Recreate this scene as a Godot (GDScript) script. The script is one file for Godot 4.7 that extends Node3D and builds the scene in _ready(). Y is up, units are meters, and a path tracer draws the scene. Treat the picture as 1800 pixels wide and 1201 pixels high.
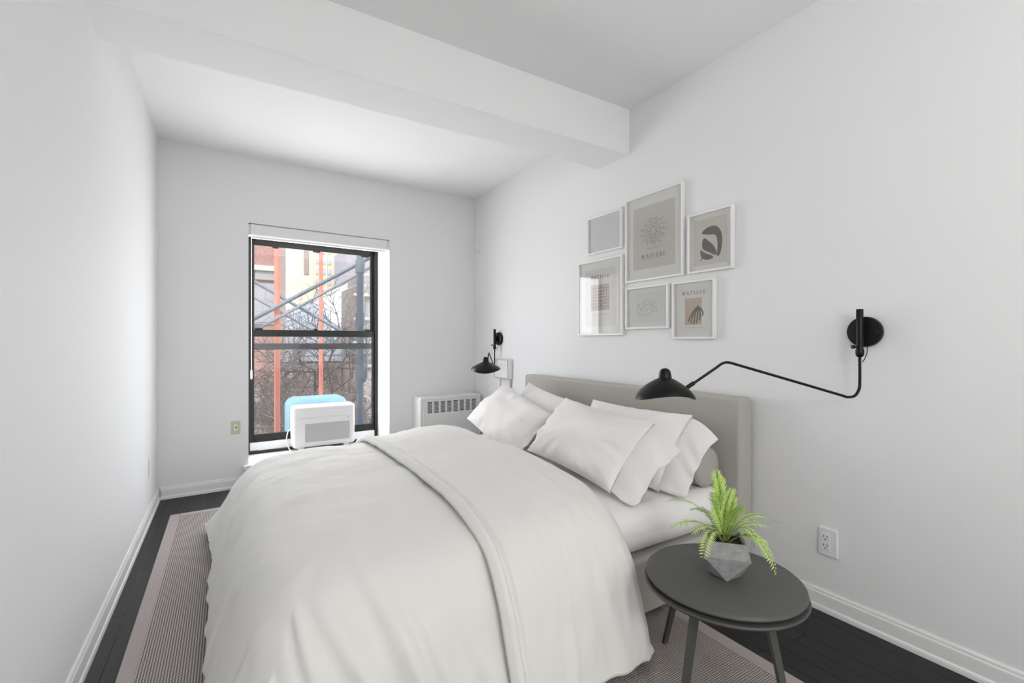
extends Node3D

# ---------------------------------------------------------------- mesh builder
class MB:
	var v := PackedVector3Array()
	var n := PackedVector3Array()
	var uv := PackedVector2Array()
	var ix := PackedInt32Array()

	func put(p: Vector3, nn: Vector3, t := Vector2.ZERO) -> int:
		v.append(p); n.append(nn); uv.append(t)
		return v.size() - 1

	func tri(a: int, b: int, c: int) -> void:
		var g := (v[c] - v[a]).cross(v[b] - v[a])
		if g.dot(n[a] + n[b] + n[c]) < 0.0:
			ix.append(a); ix.append(c); ix.append(b)
		else:
			ix.append(a); ix.append(b); ix.append(c)

	func face(pts: Array, away: Vector3) -> void:          # flat convex face turned away from a point
		var g: Vector3 = Vector3.ZERO
		for i in range(1, pts.size() - 1):
			g += (pts[i + 1] - pts[0]).cross(pts[i] - pts[0])
		g = g.normalized()
		if g.dot(pts[0] - away) < 0.0: g = -g
		var k := []
		for p in pts: k.append(put(p, g))
		for i in range(1, pts.size() - 1): tri(k[0], k[i], k[i + 1])

	func quad_uv(a: Vector3, b: Vector3, c: Vector3, d: Vector3, nn: Vector3) -> void:   # a top left, clockwise
		var k := [put(a, nn, Vector2(0, 0)), put(b, nn, Vector2(1, 0)), put(c, nn, Vector2(1, 1)), put(d, nn, Vector2(0, 1))]
		tri(k[0], k[1], k[2]); tri(k[0], k[2], k[3])

	func cbox(c: Vector3, s: Vector3, r := 0.003, x := Transform3D.IDENTITY) -> void:    # box with chamfered edges
		var h := s / 2.0
		r = minf(r, minf(h.x, minf(h.y, h.z)) * 0.9)
		var mid := x * c
		var q := func(sx, sy, sz, ax):
			var e := Vector3(h.x - r, h.y - r, h.z - r)
			e[ax] += r
			return x * (c + Vector3(sx * e.x, sy * e.y, sz * e.z))
		for ax in 3:
			for sg in [-1, 1]:
				var pts := []
				for k in [[-1, -1], [1, -1], [1, 1], [-1, 1]]:
					var t := Vector3.ZERO
					t[ax] = sg; t[(ax + 1) % 3] = k[0]; t[(ax + 2) % 3] = k[1]
					pts.append(q.call(t.x, t.y, t.z, ax))
				face(pts, mid)
		if r <= 0.0: return
		for ax in 3:                                        # edges along axis ax
			var b := (ax + 1) % 3
			var d := (ax + 2) % 3
			for s1 in [-1, 1]:
				for s2 in [-1, 1]:
					var t := Vector3.ZERO
					t[b] = s1; t[d] = s2
					var lo := t; lo[ax] = -1
					var hi := t; hi[ax] = 1
					face([q.call(lo.x, lo.y, lo.z, b), q.call(hi.x, hi.y, hi.z, b), q.call(hi.x, hi.y, hi.z, d), q.call(lo.x, lo.y, lo.z, d)], mid)
		for sx in [-1, 1]:
			for sy in [-1, 1]:
				for sz in [-1, 1]:
					face([q.call(sx, sy, sz, 0), q.call(sx, sy, sz, 1), q.call(sx, sy, sz, 2)], mid)

	func rbox(c: Vector3, s: Vector3, r: float, m := 4, x := Transform3D.IDENTITY, seg := 1) -> void:   # smooth rounded box
		var h := s / 2.0
		for ax in 3:
			for sg in [-1.0, 1.0]:
				var b := (ax + 1) % 3
				var d := (ax + 2) % 3
				var lists := []
				for a in [b, d]:
					var l := []
					for j in m: l.append(-h[a] + r * (1.0 - tan(PI / 4 * (1.0 - float(j) / m))))
					for j in seg + 1: l.append(lerpf(-h[a] + r, h[a] - r, float(j) / seg))
					for j in m: l.append(h[a] - r * (1.0 - tan(PI / 4 * (float(j + 1) / m))))
					lists.append(l)
				var idx := []
				for u in lists[0]:
					var row := []
					for w in lists[1]:
						var p := Vector3.ZERO
						p[ax] = sg * h[ax]; p[b] = u; p[d] = w
						var k := Vector3(clampf(p.x, -h.x + r, h.x - r), clampf(p.y, -h.y + r, h.y - r), clampf(p.z, -h.z + r, h.z - r))
						var dir := (p - k).normalized()
						row.append(put(x * (c + k + dir * r), (x.basis * dir).normalized(), Vector2(u, w)))
					idx.append(row)
				for i in idx.size() - 1:
					for j in idx[0].size() - 1:
						tri(idx[i][j], idx[i + 1][j], idx[i + 1][j + 1]); tri(idx[i][j], idx[i + 1][j + 1], idx[i][j + 1])

	func lathe(prof: Array, seg := 32, x := Transform3D.IDENTITY, deform = null) -> void:   # profile of (radius, y)
		var np := prof.size()
		for k in np - 1:
			var a: Vector2 = prof[k]
			var b: Vector2 = prof[k + 1]
			if a.is_equal_approx(b): continue
			var t0 := (b - a).normalized()
			var ns := []
			for e in 2:
				var t := t0
				if e == 0 and k > 0:
					var tp: Vector2 = (a - prof[k - 1]).normalized()
					if tp.dot(t0) > 0.75: t = (tp + t0).normalized()
				if e == 1 and k < np - 2:
					var tn: Vector2 = (prof[k + 2] - b).normalized()
					if tn.dot(t0) > 0.75: t = (tn + t0).normalized()
				ns.append(Vector2(t.y, -t.x))
			var rows := []
			for e in 2:
				var p: Vector2 = a if e == 0 else b
				var nn: Vector2 = ns[e]
				var row := []
				for j in seg + 1:
					var f := TAU * j / seg
					var pos := Vector3(cos(f) * p.x, p.y, sin(f) * p.x)
					if deform != null: pos = deform.call(pos)
					row.append(put(x * pos, (x.basis * Vector3(cos(f) * nn.x, nn.y, sin(f) * nn.x)).normalized(), Vector2(float(j) / seg, float(k) / np)))
				rows.append(row)
			for j in seg:
				if a.x > 1e-5: tri(rows[0][j], rows[0][j + 1], rows[1][j])
				if b.x > 1e-5: tri(rows[0][j + 1], rows[1][j + 1], rows[1][j])

	func tube(pts: Array, r0: float, r1 := -1.0, seg := 8, caps := true) -> void:
		if r1 < 0.0: r1 = r0
		var last := pts.size() - 1
		var up := Vector3.UP
		var prev := []
		for k in pts.size():
			var t: Vector3 = (pts[mini(k + 1, last)] - pts[maxi(k - 1, 0)]).normalized()
			if absf(t.dot(up)) > 0.95: up = Vector3.RIGHT if absf(t.x) < 0.8 else Vector3.BACK
			var s := t.cross(up).normalized()
			var w := s.cross(t).normalized()
			up = w
			var r := lerpf(r0, r1, float(k) / last)
			var row := []
			for j in seg:
				var f := TAU * j / seg
				var d := s * cos(f) + w * sin(f)
				row.append(put(pts[k] + d * r, d, Vector2(float(j) / seg, k)))
			if k > 0:
				for j in seg:
					var j2 := (j + 1) % seg
					tri(prev[j], prev[j2], row[j]); tri(prev[j2], row[j2], row[j])
			if caps and (k == 0 or k == last):
				var nn := -t if k == 0 else t
				var c := put(pts[k], nn)
				var ring := []
				for j in seg: ring.append(put(v[row[j]], nn))
				for j in seg: tri(c, ring[j], ring[(j + 1) % seg])
			prev = row

	func sheet(rows: Array, flip := false, uvs := []) -> void:   # smooth grid of points
		var a := rows.size()
		var b: int = rows[0].size()
		var k0 := v.size()
		for i in a:
			for j in b:
				var du: Vector3 = rows[mini(i + 1, a - 1)][j] - rows[maxi(i - 1, 0)][j]
				var dv: Vector3 = rows[i][mini(j + 1, b - 1)] - rows[i][maxi(j - 1, 0)]
				var nn := du.cross(dv).normalized()
				if nn == Vector3.ZERO: nn = Vector3.UP
				put(rows[i][j], -nn if flip else nn, Vector2(float(i) / (a - 1), float(j) / (b - 1)))
		for i in a - 1:
			for j in b - 1:
				var p := k0 + i * b + j
				tri(p, p + b, p + b + 1); tri(p, p + b + 1, p + 1)

	func done(m: Material) -> ArrayMesh:
		var arr := []
		arr.resize(Mesh.ARRAY_MAX)
		arr[Mesh.ARRAY_VERTEX] = v
		arr[Mesh.ARRAY_NORMAL] = n
		arr[Mesh.ARRAY_TEX_UV] = uv
		arr[Mesh.ARRAY_INDEX] = ix
		var am := ArrayMesh.new()
		am.add_surface_from_arrays(Mesh.PRIMITIVE_TRIANGLES, arr)
		am.surface_set_material(0, m)
		return am


# ---------------------------------------------------------------- scene helpers
var M := {}
const H := 1.2
const WALL_R := 2.268
const WALL_L := -0.449
const CEIL := 2.735
const BACK := -2.6                # depth of the unseen wall behind the camera, set for even near light
var FW: Transform3D            # the far wall's frame: x along it from the left corner, z towards the room
var rng := RandomNumberGenerator.new()

func V(x: float, y: float, d: float) -> Vector3:      # d is the depth from the doorway towards the window
	return Vector3(x, y, -d)

func numbered(base: String) -> String:
	if not has_node(NodePath(base)): return base
	var k := 1
	while has_node(NodePath("%s_%03d" % [base, k])): k += 1
	return "%s_%03d" % [base, k]

func thing(called: String, label: String, category: String, xf := Transform3D.IDENTITY, group := "") -> Node3D:
	var o := Node3D.new()
	o.name = numbered(called)
	o.transform = xf
	o.set_meta("label", label)
	o.set_meta("category", category)
	if group: o.set_meta("group", group)
	add_child(o)
	return o

func part(parent: Node3D, called: String, mb: MB, m: Material, label := "") -> MeshInstance3D:
	var o := MeshInstance3D.new()
	var nm := called
	var k := 1
	while parent.has_node(NodePath(nm)):
		nm = "%s_%03d" % [called, k]
		k += 1
	o.name = nm
	o.mesh = mb.done(m)
	if label: o.set_meta("label", label)
	parent.add_child(o)
	return o

func struct(called: String, mb: MB, m: Material, xf := Transform3D.IDENTITY) -> MeshInstance3D:
	var o := part(self, called, mb, m)
	o.transform = xf
	o.set_meta("kind", "structure")
	return o

func mat(name: String, c: Color, rough := 0.6, metal := 0.0, spec := 0.5) -> StandardMaterial3D:
	var m := StandardMaterial3D.new()
	m.resource_name = name
	m.albedo_color = c
	m.roughness = rough
	m.metallic = metal
	m.metallic_specular = spec
	m.cull_mode = BaseMaterial3D.CULL_DISABLED
	M[name] = m
	return m

func grey(g: float) -> Color:
	return Color(g, g, g)

func noise_tex(freq: float, size: int, lo: Color, hi: Color, sd := 1, oct := 4) -> NoiseTexture2D:
	var f := FastNoiseLite.new()
	f.seed = sd
	f.frequency = freq
	f.fractal_octaves = oct
	f.noise_type = FastNoiseLite.TYPE_SIMPLEX_SMOOTH
	var t := NoiseTexture2D.new()
	t.width = size; t.height = size
	t.seamless = true
	t.noise = f
	var g := Gradient.new()
	g.set_color(0, lo); g.set_color(1, hi)
	t.color_ramp = g
	return t

func triplanar(m: StandardMaterial3D, scale: float) -> void:
	m.uv1_triplanar = true
	m.uv1_world_triplanar = true
	m.uv1_scale = Vector3.ONE * scale

# ---------------------------------------------------------------- scene
func _ready() -> void:
	rng.seed = 7
	# camera: eye 1.2 m up in the doorway, turned 31.56 degrees to the right of the room's axis
	var cam := Camera3D.new()
	cam.name = "camera"
	cam.position = Vector3(0, H, 0)
	cam.rotation.y = -atan(500.0 / 814.0)
	cam.fov = rad_to_deg(2.0 * atan(600.5 / 814.0))
	cam.near = 0.02
	cam.far = 300.0
	add_child(cam)
	cam.current = true
	# sky and exposure
	var e := Environment.new()
	e.background_mode = Environment.BG_SKY
	var sky := Sky.new()
	var sm := ProceduralSkyMaterial.new()
	sm.sky_top_color = Color(0.76, 0.82, 0.9)
	sm.sky_horizon_color = Color(0.9, 0.925, 0.955)
	sm.ground_bottom_color = Color(0.42, 0.41, 0.4)
	sm.ground_horizon_color = Color(0.62, 0.62, 0.62)
	sm.sky_energy_multiplier = 1.5
	sm.ground_energy_multiplier = 1.0
	sky.sky_material = sm
	e.sky = sky
	e.tonemap_mode = Environment.TONE_MAPPER_LINEAR
	e.tonemap_exposure = 1.29
	e.sdfgi_enabled = true
	e.ssao_enabled = true
	e.ssil_enabled = true
	var we := WorldEnvironment.new()
	we.name = "world"
	we.environment = e
	add_child(we)
	# the sun, behind the house and high: it lights the street side that the window looks at
	var sun := DirectionalLight3D.new()
	sun.name = "sun"
	sun.light_color = Color(1.0, 0.96, 0.9)
	sun.light_energy = 1.0
	sun.light_angular_distance = 4.0
	sun.shadow_enabled = true
	sun.rotation = Vector3(deg_to_rad(-52), deg_to_rad(-28), 0)
	add_child(sun)

	FW = Transform3D(Basis(Vector3.UP, 0.0347), V(-0.432, 0, 4.388))
	# daylight that comes in through the window opening
	var day := AreaLight3D.new()
	day.name = "window_daylight"
	day.area_size = Vector2(1.08, 1.7)
	day.light_color = Color(1.0, 1.0, 1.0)
	day.light_energy = 3.0
	day.area_range = 12.0
	day.area_attenuation = 2.0
	day.shadow_enabled = true
	day.transform = FW * Transform3D(Basis(Vector3.UP, PI), Vector3(1.175, 1.2, -0.345))
	add_child(day)
	# unseen globe pendant behind the camera, placed to light the near part of the room
	var top := OmniLight3D.new()
	top.name = "unseen_pendant_light"
	top.light_color = Color(1.0, 0.99, 0.975)
	top.light_energy = 0.86
	top.light_size = 0.19
	top.omni_range = 14.0
	top.omni_attenuation = 2.0
	top.shadow_enabled = true
	top.position = V(0.6, 1.8, -1.25)
	add_child(top)
	# wide soft lamp out of view behind the camera, placed to light the near room
	var rear := AreaLight3D.new()
	rear.name = "unseen_rear_light"
	rear.area_size = Vector2(2.2, 1.9)
	rear.light_color = Color(1.0, 1.0, 1.0)
	rear.light_energy = 0.2
	rear.area_range = 14.0
	rear.area_attenuation = 2.0
	rear.shadow_enabled = true
	rear.position = V(0.91, 1.5, BACK + 0.05)
	add_child(rear)

	materials()
	room()
	window()
	bed()
	rug()
	side_table()
	planter()
	pictures()
	wall_lamp("near", V(WALL_R, 1.24, 0.872), Vector2(-0.51, 0.86))
	wall_lamp("far", V(WALL_R, 1.227, 3.92), Vector2(0.824, 0.566))
	fittings()
	outside()


func materials() -> void:
	mat("wall_paint", Color(0.925, 0.927, 0.93), 0.75)
	mat("ceiling_paint", Color(0.962, 0.963, 0.965), 0.85)
	mat("trim_paint", Color(0.93, 0.93, 0.93), 0.4)
	var fl := mat("black_wood", grey(0.17), 0.34)
	fl.roughness_texture = noise_tex(0.02, 256, grey(0.3), grey(0.75), 3)
	fl.roughness = 0.75
	mat("subfloor", grey(0.06), 0.8)
	mat("black_metal", grey(0.06), 0.36, 0.0, 0.35)
	mat("window_black", grey(0.085), 0.4)
	mat("white_plastic", Color(0.92, 0.92, 0.925), 0.35)
	mat("grey_plastic", Color(0.74, 0.74, 0.75), 0.5)
	mat("white_frame", Color(0.94, 0.94, 0.935), 0.4)
	var g := mat("glass", Color(1, 1, 1, 0.04), 0.02)
	g.transparency = BaseMaterial3D.TRANSPARENCY_ALPHA
	g.cull_mode = BaseMaterial3D.CULL_BACK
	var cloth := mat("duvet_cotton", Color(0.915, 0.912, 0.897), 0.85)
	cloth.rim_enabled = true
	cloth.rim = 0.15
	cloth.heightmap_enabled = true
	cloth.heightmap_texture = noise_tex(0.02, 512, grey(0.0), grey(1.0), 21, 5)
	cloth.heightmap_scale = 0.1
	triplanar(cloth, 1.6)
	var sheet := mat("sheet_cotton", Color(0.96, 0.955, 0.95), 0.85)
	sheet.rim_enabled = true
	sheet.rim = 0.15
	var pil := mat("pillow_cotton", Color(0.955, 0.945, 0.94), 0.85)
	pil.rim_enabled = true
	pil.rim = 0.15
	pil.heightmap_enabled = true
	pil.heightmap_texture = noise_tex(0.012, 512, grey(0.0), grey(1.0), 5, 4)
	pil.heightmap_scale = 0.2
	triplanar(pil, 1.9)
	var up := mat("upholstery", Color(0.76, 0.745, 0.715), 0.95)
	up.albedo_texture = noise_tex(0.25, 256, grey(0.88), grey(1.0), 9, 2)
	up.rim_enabled = true
	up.rim = 0.2
	triplanar(up, 6.0)
	mat("table_lacquer", Color(0.32, 0.32, 0.31), 0.5)
	mat("table_steel", Color(0.29, 0.29, 0.28), 0.5)
	var con := mat("concrete", grey(0.7), 0.85)
	con.albedo_texture = noise_tex(0.03, 256, grey(0.72), grey(1.0), 13, 5)
	con.heightmap_enabled = true
	con.heightmap_texture = con.albedo_texture
	con.heightmap_scale = 0.08
	triplanar(con, 5.0)
	mat("soil", Color(0.14, 0.12, 0.1), 1.0)
	for k in 3:
		var lf := mat("fern_%d" % k, [Color(0.74, 0.85, 0.45), Color(0.6, 0.74, 0.33), Color(0.8, 0.89, 0.54)][k], 0.55)
		lf.backlight_enabled = true
		lf.backlight = Color(0.2, 0.28, 0.09)
	mat("stem", Color(0.5, 0.58, 0.25), 0.6)
	mat("rug_border", Color(0.69, 0.65, 0.64), 0.95)
	mat("rug_back", Color(0.45, 0.42, 0.41), 0.95)
	var rw := mat("rug_weave", Color(1, 1, 1), 0.95)
	var im := Image.create(64, 64, false, Image.FORMAT_RGB8)
	var hm := Image.create(64, 64, false, Image.FORMAT_RGB8)
	for y in 64:                                          # 4 x 4 knots, every second row shifted
		for x in 64:
			var row := y / 16
			var fx := fposmod(x / 16.0 + (0.12 if row % 2 else 0.0), 1.0) - 0.5
			var fy := fposmod(y / 16.0, 1.0) - 0.5
			var h := clampf(1.15 - 3.2 * (fx * fx * 1.5 + fy * fy * 0.9), 0.0, 1.0)
			var t := 0.38 + 0.45 * h + (rng.randf() - 0.5) * 0.04
			im.set_pixel(x, y, Color(t, t * 0.955, t * 0.935))
			hm.set_pixel(x, y, grey(h))
	rw.albedo_texture = ImageTexture.create_from_image(im)
	rw.heightmap_enabled = true
	rw.heightmap_texture = ImageTexture.create_from_image(hm)
	rw.heightmap_scale = 0.25
	rw.uv1_scale = Vector3(1, 1, 1)
	mat("slot_dark", grey(0.12), 0.9)
	mat("outlet_green", Color(0.78, 0.8, 0.66), 0.5)
	mat("blue_case", Color(0.64, 0.84, 0.91), 0.5)
	mat("chrome", grey(0.75), 0.25, 1.0)


# ---------------------------------------------------------------- the room
func room() -> void:
	var mb := MB.new()
	mb.cbox(V(0.91, -0.09, 1.0), Vector3(3.1, 0.14, 7.6), 0.002)
	var floor_o := struct("floor", mb, M.subfloor)
	# black stained boards along the room
	var bw := 0.083
	var tints := []
	for k in 4:
		var m: StandardMaterial3D = M.black_wood.duplicate()
		m.albedo_color = grey([0.065, 0.075, 0.09, 0.07][k])
		tints.append(m)
	var x := WALL_L - 0.02
	var kk := 0
	while x < WALL_R + 0.02:
		var d := BACK
		var first := true
		while d < 4.55:
			var l := rng.randf_range(1.3, 2.1) * (rng.randf_range(0.3, 1.0) if first else 1.0)
			first = false
			var d1 := minf(d + l, 4.56)
			if 4.56 - d1 < 0.3: d1 = 4.56
			var b := MB.new()
			b.cbox(Vector3.ZERO, Vector3(bw - 0.0012, 0.02, d1 - d - 0.0012), 0.0012)
			var o := part(floor_o, "floorboard", b, tints[kk % 4])
			o.position = V(x + bw / 2, -0.01 - rng.randf() * 0.0004, (d + d1) / 2)
			kk += 1 + rng.randi() % 2
			d = d1
		x += bw
	# walls with thickness
	mb = MB.new(); mb.cbox(V(WALL_L - 0.075, 1.36, 1.0), Vector3(0.15, 2.9, 7.6), 0.002); struct("wall_left", mb, M.wall_paint)
	mb = MB.new(); mb.cbox(V(WALL_R + 0.075, 1.36, 1.0), Vector3(0.15, 2.9, 7.6), 0.002); struct("wall_right", mb, M.wall_paint)
	mb = MB.new(); mb.cbox(V(0.91, 1.36, BACK - 0.075), Vector3(3.0, 2.9, 0.15), 0.002); struct("unseen_wall_back", mb, M.wall_paint)  # back wall is out of view, set far back to even the near light
	mb = MB.new(); mb.cbox(V(0.91, CEIL + 0.07, 1.0), Vector3(3.3, 0.14, 7.9), 0.002); struct("ceiling", mb, M.ceiling_paint)
	# far wall round the window opening
	mb = MB.new()
	var y0 := -0.09
	var y1 := CEIL + 0.06
	mb.cbox(Vector3(0.24, (y0 + y1) / 2, -0.22), Vector3(0.68, y1 - y0, 0.44), 0.0)
	mb.cbox(Vector3(2.305, (y0 + y1) / 2, -0.22), Vector3(1.07, y1 - y0, 0.44), 0.0)
	mb.cbox(Vector3(1.175, (2.185 + y1) / 2, -0.22), Vector3(1.19, y1 - 2.185, 0.44), 0.0)
	mb.cbox(Vector3(1.175, (y0 + 0.14) / 2, -0.22), Vector3(1.19, 0.14 - y0, 0.44), 0.0)
	struct("wall_far", mb, M.wall_paint, FW)
	# boxed beam across the ceiling
	mb = MB.new()
	mb.cbox(V(0.91, 2.435 + 0.16, 2.355), Vector3(WALL_R - WALL_L + 0.02, 0.32, 0.295), 0.004)
	var beam := struct("trim_1", mb, M.ceiling_paint)
	beam.set_meta("label", "white boxed beam across the ceiling")
	# baseboards: board, moulding and shoe
	baseboard("baseboard_left", V(WALL_L, 0, BACK), V(WALL_L, 0, 4.372), Vector3(1, 0, 0))
	baseboard("baseboard_right", V(WALL_R, 0, BACK), V(WALL_R, 0, 4.46), Vector3(-1, 0, 0))
	baseboard("baseboard_back", V(WALL_L, 0, BACK), V(WALL_R, 0, BACK), Vector3(0, 0, -1))
	baseboard("baseboard_far", FW * Vector3(0, 0, 0), FW * Vector3(2.0, 0, 0), FW.basis.z)
	# unseen globe pendant behind the camera, the body of the lamp for the near room
	var t := thing("unseen_pendant_lamp", "unseen white globe pendant behind the camera, placed to light the near part of the room", "unseen pendant lamp", Transform3D(Basis(), V(0.6, 1.8, -1.25)))
	var gl := mat("unseen_lamp_glow", Color(0.95, 0.95, 0.95), 0.5)
	gl.emission_enabled = true
	gl.emission = Color(1, 0.99, 0.975)
	gl.emission_energy_multiplier = 1.0
	mb = MB.new()
	var pr := []
	for k in 17: pr.append(Vector2(sin(PI * k / 16.0) * 0.2, -cos(PI * k / 16.0) * 0.2))
	mb.lathe(pr, 32); part(t, "unseen_globe", mb, gl)
	mb = MB.new(); mb.tube([Vector3(0, 0.2, 0), Vector3(0, CEIL - 1.8 - 0.02, 0)], 0.004); part(t, "cord", mb, M.black_metal)
	mb = MB.new(); mb.lathe([Vector2(0, -0.03), Vector2(0.05, -0.03), Vector2(0.06, 0.0), Vector2(0, 0)], 24, Transform3D(Basis(), Vector3(0, CEIL - 1.8, 0))); part(t, "ceiling_rose", mb, M.white_plastic)
	# unseen window with a glowing pane behind the camera, goes with the rear lamp
	var bright := mat("unseen_window_glow", Color(0.9, 0.9, 0.9), 0.3)
	bright.emission_enabled = true
	bright.emission = Color.WHITE
	bright.emission_energy_multiplier = 1.0
	mb = MB.new()
	for s in [-1, 0, 1]: mb.cbox(V(0.91 + s * 1.12, 1.5, BACK + 0.02), Vector3(0.06, 2.0, 0.05), 0.004)
	for s in [-1, 1]: mb.cbox(V(0.91, 1.5 + s * 0.97, BACK + 0.02), Vector3(2.3, 0.06, 0.05), 0.004)
	var w2 := struct("window_2", mb, M.trim_paint)
	mb = MB.new(); mb.cbox(V(0.91, 1.5, BACK + 0.008), Vector3(2.2, 1.9, 0.008), 0.001); part(w2, "unseen_lit_pane", mb, bright)


func baseboard(called: String, a: Vector3, b: Vector3, into: Vector3) -> void:
	# profile: (out from the wall, height)
	var prof := [Vector2(0.0, 0.092), Vector2(0.006, 0.092), Vector2(0.0085, 0.086), Vector2(0.0085, 0.08), Vector2(0.0115, 0.074), Vector2(0.012, 0.066), Vector2(0.012, 0.026), Vector2(0.013, 0.024), Vector2(0.0165, 0.02), Vector2(0.018, 0.012), Vector2(0.018, 0.0), Vector2(0.0, 0.0)]
	var mb := MB.new()
	var mid := (a + b) / 2 + into * 0.01 + Vector3(0, 0.03, 0)
	for k in prof.size() - 1:
		var p0: Vector3 = into * prof[k].x + Vector3(0, prof[k].y, 0)
		var p1: Vector3 = into * prof[k + 1].x + Vector3(0, prof[k + 1].y, 0)
		mb.face([a + p0, b + p0, b + p1, a + p1], mid)
	struct(called, mb, M.trim_paint)


# ---------------------------------------------------------------- the window
func window() -> void:
	var S0 := 0.58
	var S1 := 1.77
	var Z := -0.39                       # inner face of the frame
	# frame, sashes and panes: one setting node with its pieces as parts
	var fr := MB.new()
	fr.cbox(Vector3(S0 + 0.018, 1.19, Z - 0.03), Vector3(0.036, 1.99, 0.12), 0.003)
	fr.cbox(Vector3(S1 - 0.014, 1.19, Z - 0.03), Vector3(0.028, 1.99, 0.12), 0.003)
	fr.cbox(Vector3(1.175, 2.165, Z - 0.03), Vector3(1.19, 0.04, 0.12), 0.003)
	fr.cbox(Vector3(1.175, 0.196, Z - 0.02), Vector3(1.19, 0.022, 0.12), 0.003)
	var w := struct("window_1", fr, M.window_black, FW)
	var sash := func(called: String, y0: float, y1: float, z: float, lo: float, hi: float, x0: float, x1: float):
		var mb := MB.new()
		mb.cbox(Vector3((S0 + 0.03 + x0) / 2, (y0 + y1) / 2, z), Vector3(x0 - S0 - 0.03, y1 - y0, 0.035), 0.004)
		mb.cbox(Vector3((S1 - 0.024 + x1) / 2, (y0 + y1) / 2, z), Vector3(S1 - 0.024 - x1, y1 - y0, 0.035), 0.004)
		mb.cbox(Vector3((x0 + x1) / 2, y0 + lo / 2, z), Vector3(x1 - x0 + 0.002, lo, 0.035), 0.004)
		mb.cbox(Vector3((x0 + x1) / 2, y1 - hi / 2, z), Vector3(x1 - x0 + 0.002, hi, 0.035), 0.004)
		var s := part(w, called, mb, M.window_black)
		var g := MB.new()
		g.face([Vector3(x0, y0 + lo, z + 0.002), Vector3(x1, y0 + lo, z + 0.002), Vector3(x1, y1 - hi, z + 0.002), Vector3(x0, y1 - hi, z + 0.002)], Vector3(1, 1, z - 9))
		part(s, "pane", g, M.glass)
		return s
	var up = sash.call("upper_sash", 1.245, 2.155, Z - 0.052, 0.05, 0.068, 0.655, 1.716)
	var lw = sash.call("lower_sash", 0.285, 1.308, Z - 0.014, 0.068, 0.062, 0.652, 1.721)
	for k in 3:                              # stops and tilt latches along the rails
		var mb := MB.new(); mb.cbox(Vector3([0.83, 1.19, 1.66][k], 2.083, Z - 0.042), Vector3([0.05, 0.065, 0.07][k], 0.022, 0.03), 0.003)
		part(up, "stop", mb, M.window_black)
	for k in 3:
		var mb := MB.new(); mb.cbox(Vector3([0.69, 1.175, 1.68][k], 1.316, Z - 0.014), Vector3([0.06, 0.035, 0.06][k], 0.016, 0.026), 0.003)
		part(lw, "latch", mb, M.window_black)
	# outer storm window rail seen through the lower pane
	var st := MB.new(); st.cbox(Vector3(1.175, 1.152, Z - 0.15), Vector3(1.17, 0.06, 0.025), 0.003)
	part(w, "storm_rail", st, M.window_black)
	var sill := MB.new()
	sill.cbox(Vector3(1.175, 0.163, -0.19), Vector3(1.186, 0.045, 0.40), 0.004)
	sill.cbox(Vector3(1.175, 0.163, 0.018), Vector3(1.27, 0.04, 0.05), 0.006)
	part(w, "window_sill", sill, M.trim_paint)
	var pn := MB.new()
	pn.cbox(Vector3(1.175, 0.249, Z + 0.012), Vector3(1.13, 0.072, 0.022), 0.004)
	pn.cbox(Vector3(1.205, 0.215, Z + 0.012), Vector3(1.05, 0.012, 0.02), 0.003)
	part(w, "filler_panel", pn, M.trim_paint)
	# roller blind in its white cassette under the head of the opening
	var t := thing("roller_blind", "white cassette roller blind drawn up over the black window", "blind", FW)
	var mb := MB.new()
	mb.cbox(Vector3(1.175, 2.134, -0.05), Vector3(1.17, 0.098, 0.08), 0.008)
	part(t, "cassette", mb, M.white_plastic)
	for sx in [0.586, 1.764]:
		mb = MB.new(); mb.cbox(Vector3(sx, 2.13, -0.05), Vector3(0.01, 0.09, 0.09), 0.003); part(t, "end_cap", mb, M.white_plastic)
	mb = MB.new(); mb.cbox(Vector3(1.175, 2.078, -0.05), Vector3(1.14, 0.02, 0.02), 0.004); part(t, "bottom_bar", mb, M.white_plastic)
	mb = MB.new(); mb.tube([Vector3(0.607, 2.09, -0.08), Vector3(0.607, 0.95, -0.08)], 0.0028)
	part(t, "pull_cord", mb, M.white_plastic)
	mb = MB.new(); mb.lathe([Vector2(0, 0.08), Vector2(0.006, 0.078), Vector2(0.0075, 0.06), Vector2(0.0075, 0.01), Vector2(0.004, 0.0), Vector2(0, 0.0)], 12, Transform3D(Basis(), Vector3(0.607, 0.88, -0.08)))
	part(t, "cord_weight", mb, M.white_plastic)
	# the air conditioner that straddles the sill
	t = thing("air_conditioner", "white window air conditioner with a pale blue outer case, standing on the window sill", "air conditioner", FW * Transform3D(Basis(), Vector3(1.222, 0.186, -0.2)))
	mb = MB.new(); mb.rbox(Vector3(0, 0.225, -0.08), Vector3(0.555, 0.385, 0.16), 0.03, 4); part(t, "front_body", mb, M.white_plastic)
	mb = MB.new()
	mb.cbox(Vector3(0.012, 0.335, 0.001), Vector3(0.475, 0.05, 0.006), 0.002)
	part(t, "air_outlet_flap", mb, M.white_plastic)
	mb = MB.new()
	mb.cbox(Vector3(0.012, 0.185, 0.0), Vector3(0.475, 0.24, 0.004), 0.0015)
	var gp := part(t, "front_grille", mb, M.white_plastic)
	mb = MB.new()
	for k in 26: mb.cbox(Vector3(0.025, 0.085 + k * 0.0066, 0.003), Vector3(0.4, 0.0036, 0.003), 0.0008)
	part(gp, "louvre", mb, M.grey_plastic).set_meta("kind", "stuff")
	mb = MB.new(); mb.cbox(Vector3(0.21, 0.29, 0.0035), Vector3(0.014, 0.012, 0.002), 0.0006); part(t, "indicator", mb, M.grey_plastic)
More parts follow.
